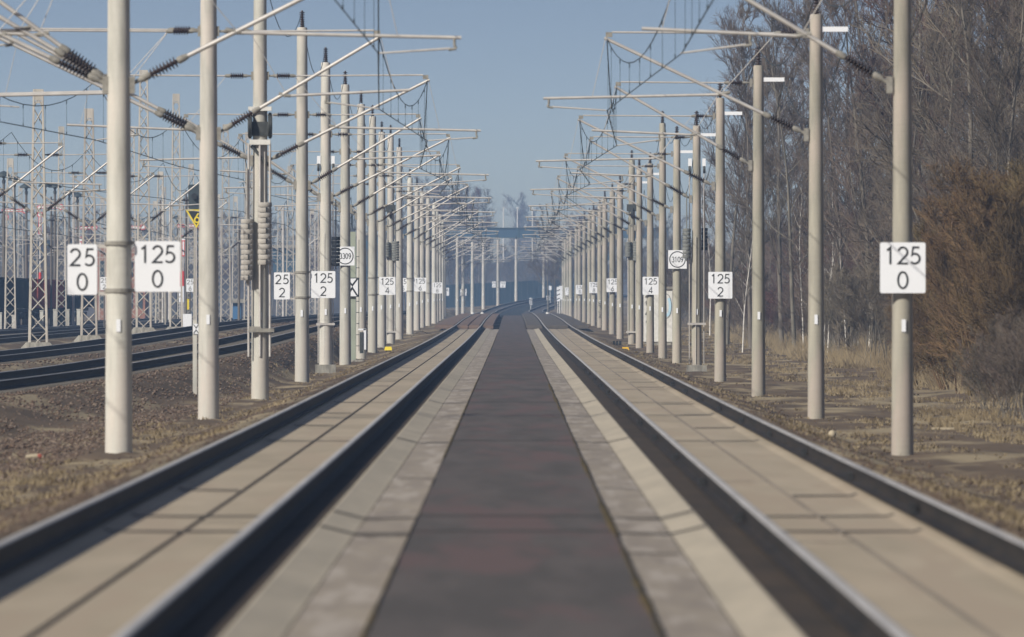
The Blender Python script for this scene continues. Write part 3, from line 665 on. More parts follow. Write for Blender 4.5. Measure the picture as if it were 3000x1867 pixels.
t = MB(); ribbon(t, [(-.03, 1.65), (.03, 1.56), (.09, 1.65)], .018, -.08); ribbon(t, [(-.03, 1.43), (.03, 1.52), (.09, 1.43)], .018, -.082); t.build('lettering', M['black'], pl)
# signal pole with hourglass board
d = 540; xx = X(1036, d); gg = ground(xx, d); e = empty('signal_post', (xx, d, gg)); tag(e, 'grey green signal post with black-and-white hourglass board between left masts', 'signal post')
m = MB(); m.box((-.02, 0, 2.2), (.20, .18, 5.4)); m.build('post', M['green'], e)
m = MB()
for k in range(9): m.box((.16, -.02, .6 + k * .42), (.12, .03, .025))
m.tube((.20, 0, .4), (.20, 0, 4.6), .012, None, 5); m.build('ladder', M['black'], e)
m = MB(); m.box((.1, 0, 0), (.55, .5, .16)); m.build('footing', M['plinth'], e)
zc_ = Z(842, d) - gg
m = MB(); m.prism([(-.29, zc_ - .36), (.19, zc_ - .36), (.19, zc_ + .36), (-.29, zc_ + .36)], -.17, -.15); pl = m.build('plate', M['white'], e)
t = MB(); cxs = -.05
ribbon(t, [(cxs - .2, zc_ + .33), (cxs, zc_ + .07), (cxs + .2, zc_ + .33)], .06, -.176); ribbon(t, [(cxs - .2, zc_ - .33), (cxs, zc_ - .02), (cxs + .2, zc_ - .33)], .06, -.178)
ribbon(t, [(-.28, zc_ - .35), (.18, zc_ - .35), (.18, zc_ + .35), (-.28, zc_ + .35), (-.28, zc_ - .35)], .025, -.18); t.build('lettering', M['black'], pl)
m = MB(); m.box((.30, 0, .72), (.14, .25, .8)); m.build('cabinet', M['darkeq'], e)
m = MB(); m.box((.42, -.05, .85), (.10, .1, .78)); m.box((.32, -.05, 1.22), (.28, .1, .06)); m.build('bracket', M['white'], e)
# white cabin with paint marks behind right masts
d = 705; e = empty('trackside_cabin', (X(1928, d), d, ground(X(1928, d), d))); tag(e, 'white cabin with blue and black paint marks behind the right masts', 'cabin'); g = e.location.z
m = MB(); m.box((0, .8, 1.45), (1.40, 1.6, 2.6)); w1 = m.build('wall', M['whitew'], e)
m = MB(); m.box((0, .8, 2.80), (1.55, 1.8, .12)); m.build('roof', M['plinth'], e)
t = MB(); ribbon(t, arc(.42, 1.9, .18, .45, 60, -110, 10), .14, -.008); t.build('paint_mark', M['ltblue'], w1)
t = MB(); ribbon(t, [(-.5, 2.5), (-.62, 2.35), (-.45, 2.3), (-.6, 2.1), (-.5, 1.7), (-.62, 1.5), (-.4, 1.45), (-.6, 1.1)], .04, -.012); ribbon(t, arc(.40, 1.9, .26, .6, 90, -90, 10), .02, -.016); t.build('paint_mark', M['black'], w1)
m = MB(); m.box((0, .8, .10), (1.3, 1.5, .5)); m.build('footing', M['plinth'], e)
# striped beacon boards
def beacon(px, d, y0, y1, wpx, lab, posts=2, stripes=3):
    x = X(px, d); g = min(ground(x, d), Z(y1, d) - .3); e = empty('beacon_board', (x, d, g)); tag(e, lab, 'beacon board', 'striped beacon boards')
    w_ = wpx * d / F; z0, z1 = Z(y1, d) - g, Z(y0, d) - g
    m = MB(); m.prism([(-w_ / 2, z0), (w_ / 2, z0), (w_ / 2, z1), (-w_ / 2, z1)], -.02, .0); pl = m.build('plate', M['white'], e)
    t = MB()
    for k in range(stripes):
        zc = z0 + (z1 - z0) * (k + .6) / (stripes + .4); ribbon(t, [(-w_ * .45, zc - w_ * .22), (w_ * .45, zc + w_ * .22)], w_ * .28, -.026 - k * .001)
    t.build('stripes', M['black'], pl)
    q = MB()
    for sx in ((-.25, .25) if posts == 2 else (0,)): q.tube((sx * w_, .03, -.3), (sx * w_, .03, z1 * .95), .04, None, 6)
    q.build('post', M['whitew'], e)
beacon(1636, 1480, 841, 883, 10, 'white board with three black diagonal stripes on two posts at the right masts')
beacon(1643, 1540, 838, 878, 10, 'white board half behind the striped board with two posts', 2, 0)
beacon(1555, 1700, 873, 893, 8, 'small striped marker between the curving tracks', 1, 4)
beacon(1605, 1760, 867, 880, 8, 'small striped marker farther along the curving tracks', 1, 2)
beacon(1612, 1850, 838, 850, 8, 'tiny pale board on a thin post right of the curve', 1, 0)
# white lumps of equipment lying on the track crest
for px, py, d, lab in ((1384, 930, 1240, 'small pale box on the left track before the curve'), (1413, 928, 1250, 'pale rounded box between the rails of the left track before the curve'), (1604, 927, 1240, 'pale flat box on the right track before the curve')):
    m = MB(); x = X(px, d); z = zr(d); m.lathe((x, d, z - .1), (x, d, z + .12), [(0, .16), (.4, .17), (.8, .12), (1, .05)], 10)
    tag(m.build('track_device', M['whitew']), lab, 'track device')
# litter
m = MB(); x = X(88, 212); z = ground(x, 212); m.lathe((x - .06, 212, z + .04), (x + .11, 212.05, z + .05), [(0, .03), (.5, .045), (1, .045)], 10)
tag(m.build('paper_cup', M['cable']), 'crumpled pale cup lying in the dry grass at the left', 'litter')
m = MB(); m.lathe((x + .111, 212.05, z + .05), (x + .17, 212.05, z + .045), [(0, .047), (.7, .045), (1, .03)], 10)
tag(m.build('cup_lid', M['reddull']), 'red cap next to the pale cup in the grass', 'litter')
m = MB(); x = X(2438, 236); z = ground(x, 236)
m.lathe((x, 236, z - .02), (x, 236, z + .12), [(0, .03), (.2, .055), (.5, .07), (.8, .055), (1, .02)], 10)
tag(m.build('ball', M['cable']), 'small tan ball beside the right track', 'ball')
m = MB(); x = X(2778, 262); m.box((x, 262, ground(x, 262) + .03), (.62, .12, .04)); tag(m.build('plank', M['cable']), 'pale plank lying in the grass right of the nearest right mast', 'plank')
# pale cable looping beside the left track
m = MB(); pts = []
for k in range(9):
    t = k / 8; px = 1205 + 62 * t; d = 690 + 60 * t; x = X(px, d); pts.append((x, d, zr(d) - .2 + .18 * math.sin(math.pi * min(1, t * 1.3))))
m.path(pts, .022, 6); tag(m.build('cable', M['cable']), 'pale cable arching beside the left track near the crossing', 'cable')
# ------------------------------------------------------------------ yard: lattice masts
def lattice_mesh(H, wb, wt, n, key):
    if key in CACHE: return CACHE[key]
    legs = MB(); br = MB(); dk = MB()
    def c(z, sx, sy): w_ = (wb + (wt - wb) * z / H) / 2; return Vector((sx * w_, sy * w_, z))
    for sx in (-1, 1):
        for sy in (-1, 1):
            a, b = c(0, sx, sy), c(H, sx, sy); legs.tube(a, b, .055, .045, 4, smooth=False)
    for k in range(n):
        z0, z1 = H * k / n, H * (k + 1) / n
        for (s0, s1) in (((-1, -1), (1, -1)), ((1, -1), (1, 1)), ((1, 1), (-1, 1)), ((-1, 1), (-1, -1))):
            if k % 2: s0, s1 = s1, s0
            br.tube(c(z0 + .02, *s0), c(z1 - .02, *s1), .022, None, 4, False, False)
    for z in (H - .02, H - .45): br.box((0, -wt / 2, z), (wt, .02, .06))
    br.box((0, -wt / 2 - .01, H - .22), (wt * .9, .02, .34))
    CACHE[key] = (legs.mesh('legs', M['lattice']), br.mesh('bracing', M['lattice'])); return CACHE[key]
def lattice(px, d, ztop, label, base=None, wb=.62, wt=.30, cants=(), foot=True, simple=True):
    x = X(px, d); g = ground(x, d); H = round((CZ + ztop) - g, 1)
    e = empty('lattice_mast', (x, d, g)); tag(e, label, 'lattice mast', 'lattice masts in the yard')
    a, b = lattice_mesh(H, wb, wt, max(8, int(H / .62)), ('lat', H, wb)); inst('legs', a, e); inst('bracing', b, e)
    for (s, t, r_) in cants: add_cant(e, -.15, s, t, r_, simple)
    if foot:
        m = MB(); w2 = wb * .75; m.add([(-w2 * 2, -w2, -.3), (w2 * 2, -w2, -.3), (w2 * 2, w2, -.3), (-w2 * 2, w2, -.3), (-w2 * .9, -w2 * .8, .28), (w2 * .9, -w2 * .8, .28), (w2 * .9, w2 * .8, .28), (-w2 * .9, w2 * .8, .28)], [(4, 5, 6, 7), (0, 1, 5, 4), (1, 2, 6, 5), (2, 3, 7, 6), (3, 0, 4, 7)])
        m.build('footing', M['plinth'], e)
    return e
C2 = [(1, 'push', 2.6), (-1, 'pull', 3.0)]
lattice(112, 500, 7.6, 'nearest lattice mast, left of the white 25 0 board', cants=C2)
lattice(-60, 455, 7.6, 'lattice mast at the very left edge of the picture', cants=[(1, 'pull', 2.6)])
lattice(261, 577, 8.0, 'lattice mast just above the white 25 0 board', cants=[(1, 'pull', 2.6), (-1, 'push', 3)])
lattice(421, 620, 10.2, 'tall lattice mast directly above the left 125 0 board', cants=C2)
lattice(516, 740, 11.0, 'lattice mast left of the dark signal head', cants=[(1, 'pull', 2.6)])
lattice(661, 890, 11.3, 'lattice mast between the second and third left concrete masts', cants=C2)
lattice(727, 900, 11.0, 'slim lattice mast close left of the tension weights', wb=.5)
yl = [(30, 820), (100, 1100), (180, 900), (330, 1000), (385, 860), (455, 1150), (560, 1000), (600, 1200), (820, 1300), (850, 1080), (470, 900), (300, 1300), (60, 1350), (690, 1200), (640, 1350), (915, 1250), (930, 1400), (480, 1350), (225, 1180), (370, 1250), (410, 1450), (530, 1300)]
ln = ['far left', 'behind the semaphores', 'behind the mushroom lamps', 'right of the nearest concrete mast', 'in the thicket of masts', 'in the distant thicket']
for i, (px, d) in enumerate(yl):
    lattice(px, d, 8.5 + (i * 37 % 5) * .7, 'pale distant lattice mast, %s from the left in the yard background' % ordn[sorted(p for p, _ in yl).index(px)], cants=[(1 if i % 2 else -1, 'push' if i % 3 else 'pull', 2.8)] + ([(-1 if i % 2 else 1, 'pull', 3.0)] if i % 2 else []), foot=False)
# extra thin poles in the yard
pl_ = [(470, 1000), (477, 950), (488, 1050), (498, 930), (545, 960), (350, 1080), (600, 930), (150, 980), (215, 1010), (240, 1040), (330, 1150), (20, 1250), (75, 1180), (135, 1290), (190, 1350), (590, 1120), (480, 1210), (495, 1180), (830, 1000), (700, 900), (770, 1000)]
for i, (px, d) in enumerate(sorted(pl_)):
    x = X(px, d); g = ground(x, d); H = 6 + (i * 13 % 6); m = MB(); m.tube((0, 0, -.3), (0, 0, H), .09, .06, 8); m.box((0, 0, H - .2), (.5, .06, .06))
    o = m.build('yard_pole', M['steel' if i % 3 else 'post'], None, (x, d, g)); tag(o, 'thin pole in the yard background, %s from the left of its kind' % ordn[i], 'pole', 'thin poles in the yard')
# mushroom lamps
LM = MB(); LM.lathe((0, 0, -.06), (0, 0, .30), [(0, .46), (.06, .48), (.3, .45), (.55, .36), (.8, .22), (1, .04)], 16); LM = LM.mesh('lamp_shade', M['lamp'])
LK = MB(); LK.lathe((0, 0, -.55), (0, 0, .02), [(0, .05), (.1, .10), (.4, .12), (.6, .06), (1, .16)], 12); LK = LK.mesh('lamp_globe', M['darkeq'])
lamps = [(11, 515), (42, 527), (77, 549), (132, 545), (161, 548), (203, 568), (227, 575), (153, 646), (170, 648), (520, 640), (550, 588)]
for i, (px, py) in enumerate(lamps):
    d = F * 8.4 / (VY - py); d = min(d, 1500); x = X(px, d); g = ground(x, d); zt = Z(py, d) - g
    e = empty('yard_lamp', (x, d, g)); tag(e, 'dark mushroom-shaped yard lamp on a tall post, %s from the left' % ordn[sorted(p for p, _ in lamps).index(px)], 'street lamp', 'mushroom lamps in the yard')
    inst('lamp_shade', LM, e, (0, 0, zt)); inst('lamp_globe', LK, e, (0, 0, zt)); m = MB(); m.tube((0, 0, -.3), (0, 0, zt - .5), .14, .08, 8); m.build('post', M['post'], e)
# semaphores
def semaphore(px, py, d, kind, label, cross=False, arm=1.75):
    x = X(px, d); g = ground(x, d); zt = Z(py, d) - g
    e = empty('semaphore_signal', (x, d, g)); tag(e, label, 'semaphore', 'red and white semaphores in the yard')
    m = MB(); m.tube((0, .12, -.3), (0, .12, zt + .3), .07, .06, 8); m.build('post', M['steel'], e)
    a = MB(); w_ = MB(); di = MB(); dr = MB()
    if kind == 'h':
        a.prism([(-.25, zt - .12), (arm - .3, zt - .12), (arm - .3, zt + .12), (-.25, zt + .12)], -.02, 0); w_.prism([(-.2, zt - .06), (arm - .4, zt - .06), (arm - .4, zt + .06), (-.2, zt + .06)], -.03, -.021)
        c = (arm - .12, zt)
    else:
        a.prism([(-.12, zt - arm + .3), (.12, zt - arm + .3), (.12, zt), (-.12, zt)], -.02, 0); w_.prism([(-.06, zt - arm + .4), (.06, zt - arm + .4), (.06, zt - .1), (-.06, zt - .1)], -.03, -.021)
        c = (0, zt + .15)
    dr.prism([(c[0] + .25 * math.cos(R(20 * k)), c[1] + .25 * math.sin(R(20 * k))) for k in range(18)], -.024, -.002)
    di.prism([(c[0] + .17 * math.cos(R(20 * k)), c[1] + .17 * math.sin(R(20 * k))) for k in range(18)], -.034, -.025)
    ar = a.build('arm', M['red'], e); w_.build('white_band', M['white'], ar); dd = dr.build('disc', M['red'], ar); di.build('disc_centre', M['white'], ar)
    if cross:
        q = MB(); zz = zt - arm + .1
        q.tube((-.3, -.06, zz - .35), (.3, -.06, zz + .35), .05, None, 4); q.tube((-.3, -.1, zz + .35), (.3, -.1, zz - .35), .05, None, 4); q.build('cross', M['white'], e)
    q = MB(); q.tube((0, .0, 1.6), (0, .0, 2.9), .10, None, 10); q.build('post_band', M['white'], e); q = MB(); q.tube((0, .0, 2.9), (0, .0, 4.1), .10, None, 10); q.build('post_band', M['red'], e)
semaphore(14, 617, 1150, 'h', 'horizontal red and white semaphore arm at the far left')
semaphore(118, 607, 1150, 'h', 'highest horizontal semaphore arm beside the nearest lattice mast')
semaphore(17, 642, 1160, 'v', 'lowered semaphore arm with white cross at the far left', True)
semaphore(117, 634, 1165, 'v', 'lowered semaphore arm with white cross behind the nearest lattice mast', True)
semaphore(231, 668, 1250, 'h', 'horizontal semaphore arm left of the thick concrete mast', False, 1.5)
semaphore(382, 666, 1250, 'h', 'horizontal semaphore arm right of the thick concrete mast', False, 1.2)
semaphore(528, 662, 1200, 'h', 'horizontal semaphore arm under the yellow triangle sign')
semaphore(537, 704, 1150, 'v', 'lowered semaphore arm right of the left 125 0 board', False, 1.6)
semaphore(236, 707, 1250, 'v', 'lowered semaphore arm above the white 25 0 board', False, 1.2)
# light signal with triangle 6
d = 677; x = X(577, d); g = ground(x, d); e = empty('light_signal', (x, d, g)); tag(e, 'dark signal head on a slim lattice post above the yellow triangle', 'light signal')
a, b = lattice_mesh(round(Z(600, d) - g, 1), .28, .22, 14, ('sigp', 1)); inst('legs', a, e); inst('bracing', b, e)
zc_ = Z(577, d) - g; m = MB(); m.prism([(u + .10, v + zc_) for u, v in rrect(1.0, 1.16, .08)], -.30, -.15); bx = m.build('signal_head', M['lamp'], e)
m = MB()
for sx in (-.12, .25): m.lathe((sx, -.50, zc_ + .02), (sx, -.30, zc_ + .02), [(0, .15), (1, .15)], 14)
m.build('lamp_hood', M['black'], bx)
lm = mat('signal lamp', (1, .78, .25), emit=3); m = MB(); m.lathe((.25, -.52, zc_ + .02), (.25, -.505, zc_ + .02), [(0, .07), (1, .07)], 12); m.build('lamp_lens', lm, bx)
e = empty('speed_sign', (x - .02, d - .25, g)); tag(e, 'yellow-edged black triangle with a yellow 6, point down', 'speed sign')
zt = Z(614, d) - g; m = MB(); m.prism([(-.52, zt), (0, zt - .90), (.52, zt)], -.02, 0); pl = m.build('plate', M['black'], e)
t = MB(); ribbon(t, [(-.46, zt - .04), (0, zt - .82), (.46, zt - .04), (-.46, zt - .04)], .075, -.028); text(t, '6', .03, zt - .62, .45, .07, -.03); t.build('lettering', M['yellow'], pl)
q = MB(); q.tube((0, .06, -.3), (0, .06, zt - .1), .04, None, 6); q.build('post', M['steel'], e)
# 25 6 and 25 2 boards with posts
def small_km(px, d, y, top, bot, lab, extra=True):
    x = X(px, d); g = ground(x, d); e = km_sign(x, d, Z(y, d), top, bot, lab, w_=.46); m = MB(); m.tube((0, .06, -(Z(y, d) - g) - .2), (0, .06, .3), .035, None, 6); m.build('post', M['post'], e)
small_km(557, 857, 836, '25', '6', 'small white 25 6 board on a thin post in the yard')
small_km(305, 857, 831, '25', '2', 'small white board half hidden left of the thick concrete mast')
d = 850; m = MB(); x = X(551, d); m.box((x, d, (Z(876, d) + Z(908, d)) / 2), (.12, .06, .62)); o = m.build('cable_marker', M['yellow']); tag(o, 'yellow vertical marker under the small 25 6 board', 'marker')
d = 840; x = X(548, d); g = ground(x, d); m = MB(); m.box((0, 0, .35), (.54, .4, .9)); o = m.build('relay_box', M['white'], None, (x, d, Z(955, d) - .1)); tag(o, 'white relay box below the small 25 6 board', 'relay box')
# ------------------------------------------------------------------ freight wagons
def wagon(d0, L, mt, lab, x0=-33.6):
    g = CZ - lerp(HE, d0); e = empty('freight_wagon', (x0, d0 + L / 2, g)); tag(e, lab, 'freight wagon', 'open freight wagons in the yard')
    m = MB(); H0, H1 = 1.15, 3.05; W = 1.45
    m.box((-W, 0, (H0 + H1) / 2), (.08, L - .9, H1 - H0)); m.box((W, 0, (H0 + H1) / 2), (.08, L - .9, H1 - H0))
    m.box((0, -L / 2 + .48, (H0 + H1) / 2), (2 * W - .09, .08, H1 - H0)); m.box((0, L / 2 - .48, (H0 + H1) / 2), (2 * W - .09, .08, H1 - H0)); m.box((0, 0, H0 + .05), (2 * W - .1, L - 1.1, .1))
    bd = m.build('body', mt, e)
    m = MB()
    for k in range(10):
        y = -L / 2 + .55 + k * (L - 1.1) / 9
        for sx in (-1, 1): m.box((sx * (W + .09), y, (H0 + H1) / 2), (.09, .14, H1 - H0 - .02))
    for sx in (-1, 1): m.box((sx * (W + .06), 0, H1 + .04), (.16, L - .8, .10))
    m.build('ribs', mt, bd)
    m = MB()
    m.box((0, 0, 1.0), (2.3, L - 1.0, .22)); m.build('underframe', M['blackw'], e)
    for yy in (-L / 2 + 2.6, L / 2 - 2.6):
        for dy in (-.9, .9):
            for sx in (-.75, .75):
                q = MB(); q.lathe((sx - .06, yy + dy, .46), (sx + .06, yy + dy, .46), [(0, .44), (.3, .46), (1, .46)], 16); q.build('wheel', M['darkeq'], e)
        q = MB(); q.box((-.98, yy, .62), (.12, 2.6, .35)); q.box((.98, yy, .62), (.12, 2.6, .35)); q.build('bogie_frame', M['blackw'], e)
for k in range(10):
    wagon(880 + k * 14.4, 14, M['blackw' if k < 5 else 'redw'], ('black open freight wagon, %s from the left edge' % ordn[k]) if k < 5 else 'red open freight wagon, %s of the red ones' % ordn[k - 5])
for k in range(5):
    wagon(1026 + k * 14.4, 14, M['blackw'], 'dark open freight wagon right of the red wagons, %s of its run' % ordn[k])
# pale concrete walling posts before the wagons
for i, px in enumerate((0, 40, 122, 161, 198, 230)):
    d = 870 + i * 8; x = X(px, d); g = ground(x, d); m = MB(); m.box((0, 0, .55), (.22, .2, 1.3)); m.box((0, 0, 1.22), (.26, .24, .06)); o = m.build('concrete_post', M['mast'], None, (x, d, g)); tag(o, 'short pale concrete post before the wagons, %s from the left' % ordn[i], 'post', 'short posts before the wagons')
# ------------------------------------------------------------------ background buildings, barrier, bridge
def block(name, px0, px1, py0, py1, d, depth, mt, lab, cat, roof=None, wins=0):
    x0, x1 = X(px0, d), X(px1, d); z0, z1 = Z(py1, d), Z(py0, d); e = empty(name, ((x0 + x1) / 2, d, z0)); tag(e, lab, cat)
    W, H = x1 - x0, z1 - z0
    m = MB(); m.box((0, depth / 2, H / 2 - .5), (W, depth, H + 1)); wl = m.build('wall', mt, e)
    m = MB(); m.box((0, depth / 2, H + .16), (W + .6, depth + .6, .3)); m.build('roof', roof or M['plinth'], e)
    for k in range(wins):
        for r_ in range(2):
            q = MB(); q.box((-W / 2 + W * (k + .5) / wins, -.02, H * (.3 + .4 * r_)), (W / wins * .45, .08, H * .2)); q.build('window', M['lamp'], e)
block('shed', 800, 880, 727, 770, 1500, 14, M['bridge'], 'blue green shed between left masts in the distance', 'shed', wins=4)
block('shed', 1050, 1120, 690, 800, 1800, 14, M['bridge'], 'large teal hall seen in slivers between left masts', 'hall', wins=6)
block('brick_house', 285, 425, 718, 950, 1350, 12, M['brick'], 'pale orange brick building behind the thick left mast', 'house', wins=5)
block('container', 682, 706, 888, 912, 1100, 4, M['blue'], 'blue container left of the tension weights', 'container')
block('shed', 60, 240, 700, 760, 1900, 20, M['blackw'], 'long low dark hall far behind the wagons', 'hall', wins=8)
block('shed', 1745, 1800, 705, 740, 1900, 14, M['bridge'], 'blue hall seen between right masts in the distance', 'hall', wins=3)
# noise barrier
m = MB(); e = empty('noise_barrier', (0, 2250, CZ)); tag(e, 'dark green noise barrier behind the far curve', 'noise barrier')
for k in range(26):
    d = 2260 - k * 2.0; x0 = X(1290, 2250) + k * .88; p = MB(); xx = x0
    p.box((x0, d - 2250, 1.6 + k * .04), (.85, .15, 3.6)); p.build('panel', M['barrier'], e)
# bridge
db = 2300; e = empty('road_bridge', (0, db, CZ)); tag(e, 'blue girder bridge crossing above the far tracks', 'bridge')
zb0, zb1 = (VY - 697) * db / F, (VY - 669) * db / F
m = MB(); m.box((3, 0, (zb0 + zb1) / 2), (44, .4, zb1 - zb0)); m.build('girder', M['bridge'], e)
m = MB(); m.box((3, 5, zb0 + .2), (44, 9.2, .35)); m.build('deck', M['plinth'], e)
m = MB()
for k in range(12): m.box((-17 + k * 3.6, -.25, (zb0 + zb1) / 2), (.14, .12, zb1 - zb0 - .1))
m.box((3, -.28, zb1 + .04), (44, .3, .10)); m.box((3, -.28, zb0 + .02), (44, .3, .12)); m.build('stiffener', M['teal'], e)
for px in (1513, 1380, 1640): 
    m = MB(); m.box((X(px, db), 3, zb0 / 2 - .5), (.35, .8, zb0 + 1)); m.build('pier', M['bridge'], e)
for i, px in enumerate((1475, 1516, 1560, 1603)):
    d = 2330; m = MB(); m.tube((0, 0, -6), (0, 0, 2.9), .11, .09, 8); m.box((0, 0, 2.8), (.5, .1, .1)); o = m.build('bridge_post', M['whitew'], None, (X(px, d), d, Z(660, d))); tag(o, 'pale post rising above the blue bridge, %s from the left' % ordn[i], 'post', 'posts behind the bridge')
# ------------------------------------------------------------------ trees
def tree_meshes(seed, H, spread, nl, nb, nt, tw, kind='tree', trunk_r=.14, up=.75, tr_mat='bark', cr_mat='twig', trunks=1, start=.25, extra=3):
    rng = random.Random(seed); tk = MB(); cr = MB()
    def rv(s=1): return Vector((rng.uniform(-s, s), rng.uniform(-s, s), rng.uniform(-s, s)))
    def twig(p, d_, L, r, lvl, m, segs=2):
        q = p; dd = d_.normalized(); nodes = [p]
        for k in range(segs):
            dd = (dd + rv(.16) + Vector((0, 0, .07))).normalized(); q2 = q + dd * (L / segs); m.tube(q, q2, r * (1 - .4 * k / segs), r * (1 - .4 * (k + 1) / segs), 3, False, False); q = q2; nodes.append(q)
        return nodes, dd
    for ti in range(trunks):
        base = Vector((rng.uniform(-.5, .5), rng.uniform(-.5, .5), -.3)) * (0 if trunks == 1 else 1) + Vector((0, 0, -.3 if trunks == 1 else 0))
        lean = Vector((rng.uniform(-.1, .1), rng.uniform(-.1, .1), 1)) if trunks == 1 else Vector((rng.uniform(-.4, .4), rng.uniform(-.4, .4), 1))
        dd = lean.normalized(); n = 9; p = base; pts = [p]
        for k in range(n):
            dd = (dd + rv(.07)).normalized(); p = p + dd * (H / n); pts.append(p)
        rr = trunk_r / (1 if trunks == 1 else 1.8)
        for k in range(n): tk.tube(pts[k], pts[k + 1], rr * (1 - k / n * .93), rr * (1 - (k + 1) / n * .93), 6, False)
        for i in range(nl):
            t = start + (1 - start) * (i + rng.random()) / nl; f = t * n; k = min(n - 1, int(f)); pos = pts[k].lerp(pts[k + 1], f - k)
            an = rng.uniform(0, 6.283); out = Vector((math.cos(an), math.sin(an), up * rng.uniform(.6, 1.5) + .15))
            L = spread * (1.25 - t * .85) * rng.uniform(.7, 1.2)
            nodes, d2 = twig(pos, out, L, rr * .22 * (1.15 - t * .6), 1, tk, 4)
            for j in range(nb):
                s = rng.uniform(.2, 1); ff = s * 4; kk = min(3, int(ff)); ps = nodes[kk].lerp(nodes[kk + 1], ff - kk)
                o2 = (out.normalized() + rv(.75) + Vector((0, 0, .25))).normalized(); L2 = L * .5 * rng.uniform(.5, 1.1) * (1.2 - s * .5)
                n2, d3 = twig(ps, o2, L2, tw * 1.7, 2, cr, 3)
                for q in range(nt):
                    s2 = rng.uniform(.15, 1); f2 = s2 * 3; k2 = min(2, int(f2)); p3 = n2[k2].lerp(n2[k2 + 1], f2 - k2)
                    n3, d4 = twig(p3, (o2 + rv(.8) + Vector((0, 0, .2))), L2 * .55 * rng.uniform(.5, 1.1), tw, 3, cr, 2)
                    for z in range(extra): twig(n3[1 + z % 2], (d4 + rv(.8)), L2 * .28, tw * .75, 4, cr, 1)
    return tk.mesh('trunk', M[tr_mat]), cr.mesh('crown', M[cr_mat])
TV = [tree_meshes(11, 13, 3.6, 26, 8, 6, .0075, trunk_r=.11), tree_meshes(12, 11, 3.2, 24, 8, 6, .0075, trunk_r=.10), tree_meshes(13, 15, 3.4, 28, 8, 6, .008, trunk_r=.115, up=1.4, start=.2),
      tree_meshes(14, 12, 2.6, 24, 7, 6, .007, trunk_r=.07, tr_mat='birch', up=1.2), tree_meshes(15, 10, 3.2, 22, 8, 6, .0075, trunk_r=.09, cr_mat='twigred')]
SV = [tree_meshes(21, 4.5, 2.0, 9, 7, 6, .0065, trunk_r=.06, trunks=6, start=.1, cr_mat='twig'), tree_meshes(22, 3.8, 1.9, 9, 7, 6, .0065, trunk_r=.05, trunks=6, start=.1, cr_mat='twigred'), tree_meshes(23, 5.2, 2.2, 9, 7, 6, .0065, trunk_r=.06, trunks=7, start=.1)]
OV = [tree_meshes(31, 4.6, 1.9, 12, 8, 7, .006, trunk_r=.05, trunks=9, start=.05, up=1.2, tr_mat='twigor', cr_mat='twigor'), tree_meshes(32, 4.0, 1.8, 12, 8, 7, .006, trunk_r=.05, trunks=8, start=.05, up=1.2, tr_mat='twigor', cr_mat='twigor')]
rng = random.Random(99); cnt = {'n': 0}
def put(v, x, d, s, name, lab, cat, grp, zs=1.0):
    e = empty(name, (x, d, ground(x, d)), rng.uniform(0, 6.28)); e.scale = (s, s, s * zs); tag(e, lab, cat, grp)
    inst('trunk', v[0], e); inst('crown', v[1], e); return e
tl = 'bare grey brown tree in the winter wood right of the tracks'
trees = []
d = 300
while d < 1500:
    for row in range(5):
        x = 14.0 + row * 3.2 + rng.uniform(-1.2, 1.2) + (1.5 if d < 480 else 0)
        if d > 800 and row > 1 or px > 3120: continue
        px = VX + F * x / d
        if px > 3250: continue
        trees.append((x, d + rng.uniform(-6, 6), row, px))
    d += 17 if d < 700 else 30
for (x, d, row, px) in trees:
    zmax = None
    k = rng.choice([0, 1, 2, 3, 4, 0, 1, 4]); s = rng.uniform(.62, .9)
    if 2080 < px < 2400 and d > 520 and rng.random() < .5: k = 2; s = rng.uniform(.9, 1.12)
    if d > 900: s *= .85
    kind = {3: 'white barked birch', 4: 'reddish twigged tree', 2: 'tall upright tree', 0: 'wide grey tree', 1: 'grey brown tree'}[k]
    put(TV[k], x, d, s, 'bare_tree', 'bare %s in the winter wood right of the tracks' % kind, 'tree', 'bare %ss of the right-hand wood' % kind)
# tall group whose crowns stand against the sky
for px, d, s, k in ((2130, 700, 1.0, 2), (2200, 650, 1.02, 2), (2240, 720, 1.2, 2), (2290, 640, 1.1, 2), (2330, 600, 1.0, 0), (2480, 560, 1.0, 2), (2560, 520, .98, 2), (2640, 500, .92, 0), (2740, 470, .9, 2), (2830, 440, .86, 0), (2920, 420, .84, 2)):
    put(TV[k], X(px, d), d, s, 'bare_tree', 'tall bare tree reaching out of the picture top at the right', 'tree', 'tall bare trees against the sky')
for i in range(26):
    d = rng.uniform(430, 980); px = rng.uniform(2330, 3060); x = X(px, d)
    if x < 14.5: x = 14.5 + rng.random() * 3
    if VX + F * x / d > 3100: continue
    k = rng.choice([0, 1, 2, 2, 4]); hh = {0: 13, 1: 11, 2: 15, 4: 10}[k]
    put(TV[k], x, d, (rng.uniform(.75, 1.15) * (2.3 + .0214 * d) + 2) / hh, 'bare_tree', 'tall bare tree reaching out of the picture top at the right', 'tree', 'tall bare trees against the sky')
for i in range(26):
    d = rng.uniform(560, 900); px = rng.uniform(2130, 2620); x = X(px, d)
    if x < 13.2: x = 13.2 + rng.random() * 4
    k = rng.choice([0, 1, 4, 0]); put(TV[k], x, d, rng.uniform(.5, .72), 'bare_tree', 'bare %s in the winter wood right of the tracks' % {0: 'wide grey tree', 1: 'grey brown tree', 4: 'reddish twigged tree'}[k], 'tree', 'bare %ss of the right-hand wood' % {0: 'wide grey tree', 1: 'grey brown tree', 4: 'reddish twigged tree'}[k])
